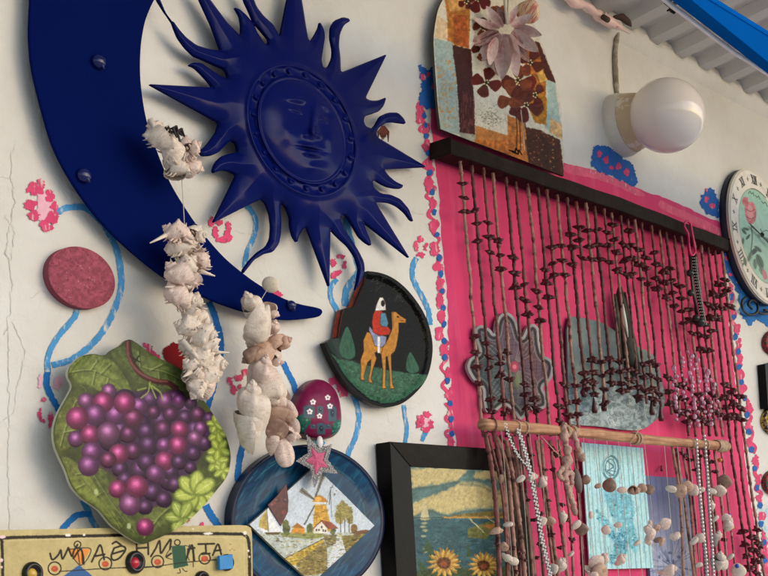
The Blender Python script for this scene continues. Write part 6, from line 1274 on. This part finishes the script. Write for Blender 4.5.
for (x, y, s_, m_) in ((577.5, 481, 26, mat('grey_stone', (112, 98, 90), .6, var=.25, vscale=3, bump=.3)), (577, 476.5, 9, mat('teal_band', (36, 58, 58), .5))):
    V, F = sphere_arr((0, 0, 0), .5, 12, 8, (.34, .3, 1) if s_ > 10 else (1.0, .8, .5)); o = mk('pendant', V, F, None, m_, True); place(o, x, y, .071, s_, 2.95, 0, 0, rp)

# ================================================================== wall clock
ck = thing('wall_clock', 'round white wall clock with roman numerals and a pink rose picture', 'clock', P(761, 236, .0))
CD = .024; CC = P(761, 236, CD); CRAD = .251 * DIST / 2
def cpt(a, r): 
    p = CC + np.array((r * CRAD * sin(a), 0, r * CRAD * cos(a))); x, y = PX(p); return (float(x), float(y))
def ctan(a, r, u, v):   # point (u right, v up) in units of radius, around the numeral's place
    p = CC + CRAD * np.array((r * sin(a) + u, 0, r * cos(a) + v)); x, y = PX(p); return (float(x), float(y))
COUT = [cpt(a, 1) for a in np.linspace(0, 2 * pi, 97)[:-1]]
cv = Canvas(COUT, 3.0, (214, 208, 192))
def cring(r0, col, **k): cv.poly([cpt(a, r0) for a in np.linspace(0, 2 * pi, 49)[:-1]], col, **k)
cring(.985, (222, 214, 200)); cring(.70, (150, 152, 132)); cring(.685, (158, 196, 172), var=.06)
cv.poly([ctan(0, 0, .05 + .5 * cos(a), -.05 + .42 * sin(a)) for a in np.linspace(0, 2 * pi, 20)], (176, 206, 184), 3, alpha=.7)
NUM = ['XII', 'I', 'II', 'III', 'IIII', 'V', 'VI', 'VII', 'VIII', 'IX', 'X', 'XI']
for h, t in enumerate(NUM):
    a = h * pi / 6; r = .84; c_, s_ = cos(a), sin(a)
    def q(u, v): return ctan(a, r, u * c_ + v * s_, -u * s_ + v * c_)
    wd = {'I': .045, 'V': .085, 'X': .085}; tot = sum(wd[ch] for ch in t); u = -tot / 2
    for ch in t:
        w_ = wd[ch]; H_ = .062
        if ch == 'I': cv.line([q(u + w_ / 2, -H_), q(u + w_ / 2, H_)], 1.0, (52, 44, 40), .3, cr=False)
        if ch == 'V': cv.line([q(u + .01, H_), q(u + w_ / 2, -H_)], 1.0, (52, 44, 40), .3, cr=False); cv.line([q(u + w_ - .01, H_), q(u + w_ / 2, -H_)], .6, (52, 44, 40), .3, cr=False)
        if ch == 'X': cv.line([q(u + .01, H_), q(u + w_ - .01, -H_)], 1.0, (52, 44, 40), .3, cr=False); cv.line([q(u + w_ - .01, H_), q(u + .01, -H_)], .6, (52, 44, 40), .3, cr=False)
        u += w_
    cv.line([q(-tot / 2 - .01, .064), q(tot / 2 + .01, .064)], .5, (70, 62, 56), .3, cr=False); cv.line([q(-tot / 2 - .01, -.064), q(tot / 2 + .01, -.064)], .5, (70, 62, 56), .3, cr=False)
    a2 = a + pi / 12
    for (p_, p2) in (((-.025, 0), (.025, 0)), ((0, -.03), (0, .03))): 
        f_ = lambda u, v: ctan(a2, r, u * cos(a2) + v * sin(a2), -u * sin(a2) + v * cos(a2)); cv.line([f_(*p_), f_(*p2)], .6, (70, 62, 56), .3, cr=False)
def c9(l): return [(576 + u / 4, 144 + v / 4) for u, v in l]
# rose picture
for l in ([(690, 215), (672, 210), (662, 225), (668, 245), (685, 250)],): cv.poly(c9(l), (196, 110, 110), .5, rnd=1, var=.2)
cv.poly(c9([(672, 250), (690, 228), (712, 235), (722, 265), (720, 305), (705, 322), (688, 318), (678, 290)]), (204, 118, 118), .5, rnd=2, var=.3); cv.poly(c9([(688, 240), (706, 248), (710, 290), (696, 312), (684, 280)]), (216, 150, 146), .5, rnd=2); cv.line(c9([(684, 262), (698, 270), (716, 262)]), .8, (164, 70, 78), .4); cv.line(c9([(682, 290), (700, 300), (718, 290)]), .8, (164, 70, 78), .4)
cv.line(c9([(700, 322), (705, 370), (700, 430)]), 1.0, (84, 104, 84), .4)
for (u, v, a, L_) in ((672, 350, .9, 26), (688, 372, 2.2, 24), (668, 388, 1.6, 24), (712, 430, 2.4, 44), (728, 420, .7, 34), (735, 470, 1.2, 60), (695, 450, 1.9, 40), (676, 470, 1.4, 34), (716, 480, 1.5, 40), (745, 510, 1.1, 44), (680, 340, .3, 24), (760, 380, .5, 30)):
    x, y = c9([(u, v)])[0]; l_ = L_ / 8; cv.ell(x, y, l_, l_ * .42, random.choice([(92, 112, 96), (76, 96, 82), (116, 134, 114)]), a, .5); cv.line([(x - l_ * cos(a), y - l_ * sin(a)), (x + l_ * cos(a), y + l_ * sin(a))], .4, (54, 70, 58), .3, cr=False)
cv.poly(c9([(742, 500), (758, 505), (768, 540), (750, 545)]), (190, 120, 128), .5, rnd=1)
for l in ([(690, 198), (696, 188), (702, 200), (708, 194), (712, 208)], [(718, 205), (724, 214), (730, 208), (736, 222)], [(742, 228), (750, 238), (756, 232), (766, 250)], [(738, 340), (745, 352), (760, 345), (775, 352)], [(700, 178), (715, 180), (735, 192), (760, 215)]): cv.line(c9(l), .7, (60, 66, 60), .35, alpha=.85)
d_, _, _, _ = seg_dist(cv.X, cv.Y, np.array(COUT), True); cv.H = .004 * sst(0, 3, d_) * sst(9, 5, d_) + .001
relief('dial', cv, CD, .006, art_mat('clock_dial', .35, .3, .03, 60), ck, mat('clock_cream', (186, 178, 158), .5))
V, F = lathe([(CRAD * .99, -.001), (CRAD * 1.0, .004), (CRAD * .995, .020), (CRAD * .95, CD - .006)], (CC[0], 0, CC[2]), (0, -1, 0), 72); mk('clock_body', V, F, ck, mat('clock_dark', (34, 36, 52), .4, var=.1), True)
def hand(l, w_, d): 
    (x0, y0), (x1, y1) = l; p0, p1 = P(x0, y0, d), P(x1, y1, d); t = (p1 - p0) / np.linalg.norm(p1 - p0); n = np.array((t[2], 0, -t[0])) * w_; m_ = p0 * .35 + p1 * .65
    V = [p0 - n * .5, p0 + n * .5, m_ + n * 1.3, p1, m_ - n * 1.3]; V += [v + np.array((0, .001, 0)) for v in V]; mk('clock_hand', V, [(0, 1, 2, 3, 4), (9, 8, 7, 6, 5)] + [(i, (i + 1) % 5, 5 + (i + 1) % 5, 5 + i) for i in range(5)], ck, m_blk)
hand(((761.5, 235), (749, 223)), .0022, CD + .008); hand(((761.5, 235), (772, 246)), .002, CD + .010); V, F = lathe([(.006, 0), (.006, .003), (.003, .006), (.0001, .007)], P(761.5, 235, CD + .006), (0, -1, 0), 16); mk('hand_cap', V, F, ck, m_blk, True)
# ================================================================== things at the right edge
bw = thing('black_ribbon_bow', 'black curled ribbon on the blue paint patch under the clock', 'ribbon', P(748, 306, .02)); m_rib = mat('black_ribbon', (30, 30, 32), .4, var=.2, coat=.2)
for path in ([(746, 297), (742, 301), (743, 310), (750, 315), (757, 312), (757, 304), (752, 300), (748, 304), (752, 309)], [(757, 312), (764, 314), (772, 312), (778, 318)], [(760, 303), (766, 300), (774, 304), (772, 311), (764, 310)]): 
    p = spline(path, 1.5); tube('ribbon_loop', P(p[:, 0], p[:, 1], .014 + .004 * np.sin(np.arange(len(p)) * .4)), mpp(748, 306) * 1.3, m_rib, bw, 8)
bf = thing('dark_picture', 'black picture frame cut by the right edge below the clock', 'picture', P(766, 365, .01)); slab('frame_edge', [(765, 364), (800, 356), (808, 410), (768, 408)], .02, .018, m_frame, bf, .001)
mm = mat('patterned_cloth', (176, 140, 60), .7, var=.4, vscale=120, col2=(40, 34, 36), mask=(.48, .52), mscale=140); mr_ = mat('patterned_red', (150, 40, 44), .7, var=.4, vscale=120, col2=(40, 60, 50), mask=(.48, .52), mscale=140)
for (nm, lab, l, m_) in (('beaded_disc', 'yellow and black patterned disc at the right edge below the black frame', oval(779, 420, 14, 15, 28), mm), ('beaded_disc', 'green and red patterned disc at the right edge above the black frame', oval(778, 342, 12, 13, 28), mr_), ('beaded_disc', 'dark red patterned disc lowest at the right edge', oval(778, 482, 12, 13, 28), mr_)):
    t_ = thing(nm, lab, 'wall disc', P(776, l[0][1], .01), group='patterned discs at the right edge'); o = slab('disc', l, .012, .011, m_, t_, .001)
V, F = blob_sheet([rag_outline([(756, 512), (762, 505), (775, 510), (790, 540), (780, 560), (770, 545), (764, 530)], 1.5, 1.2, 5)], .0026); mk('painted_blotch', V, F, wall, mat('paint_pale_aqua', (140, 186, 196), .6, var=.15, vscale=40, col2=(205, 199, 187), mask=(.45, .55), mscale=60))
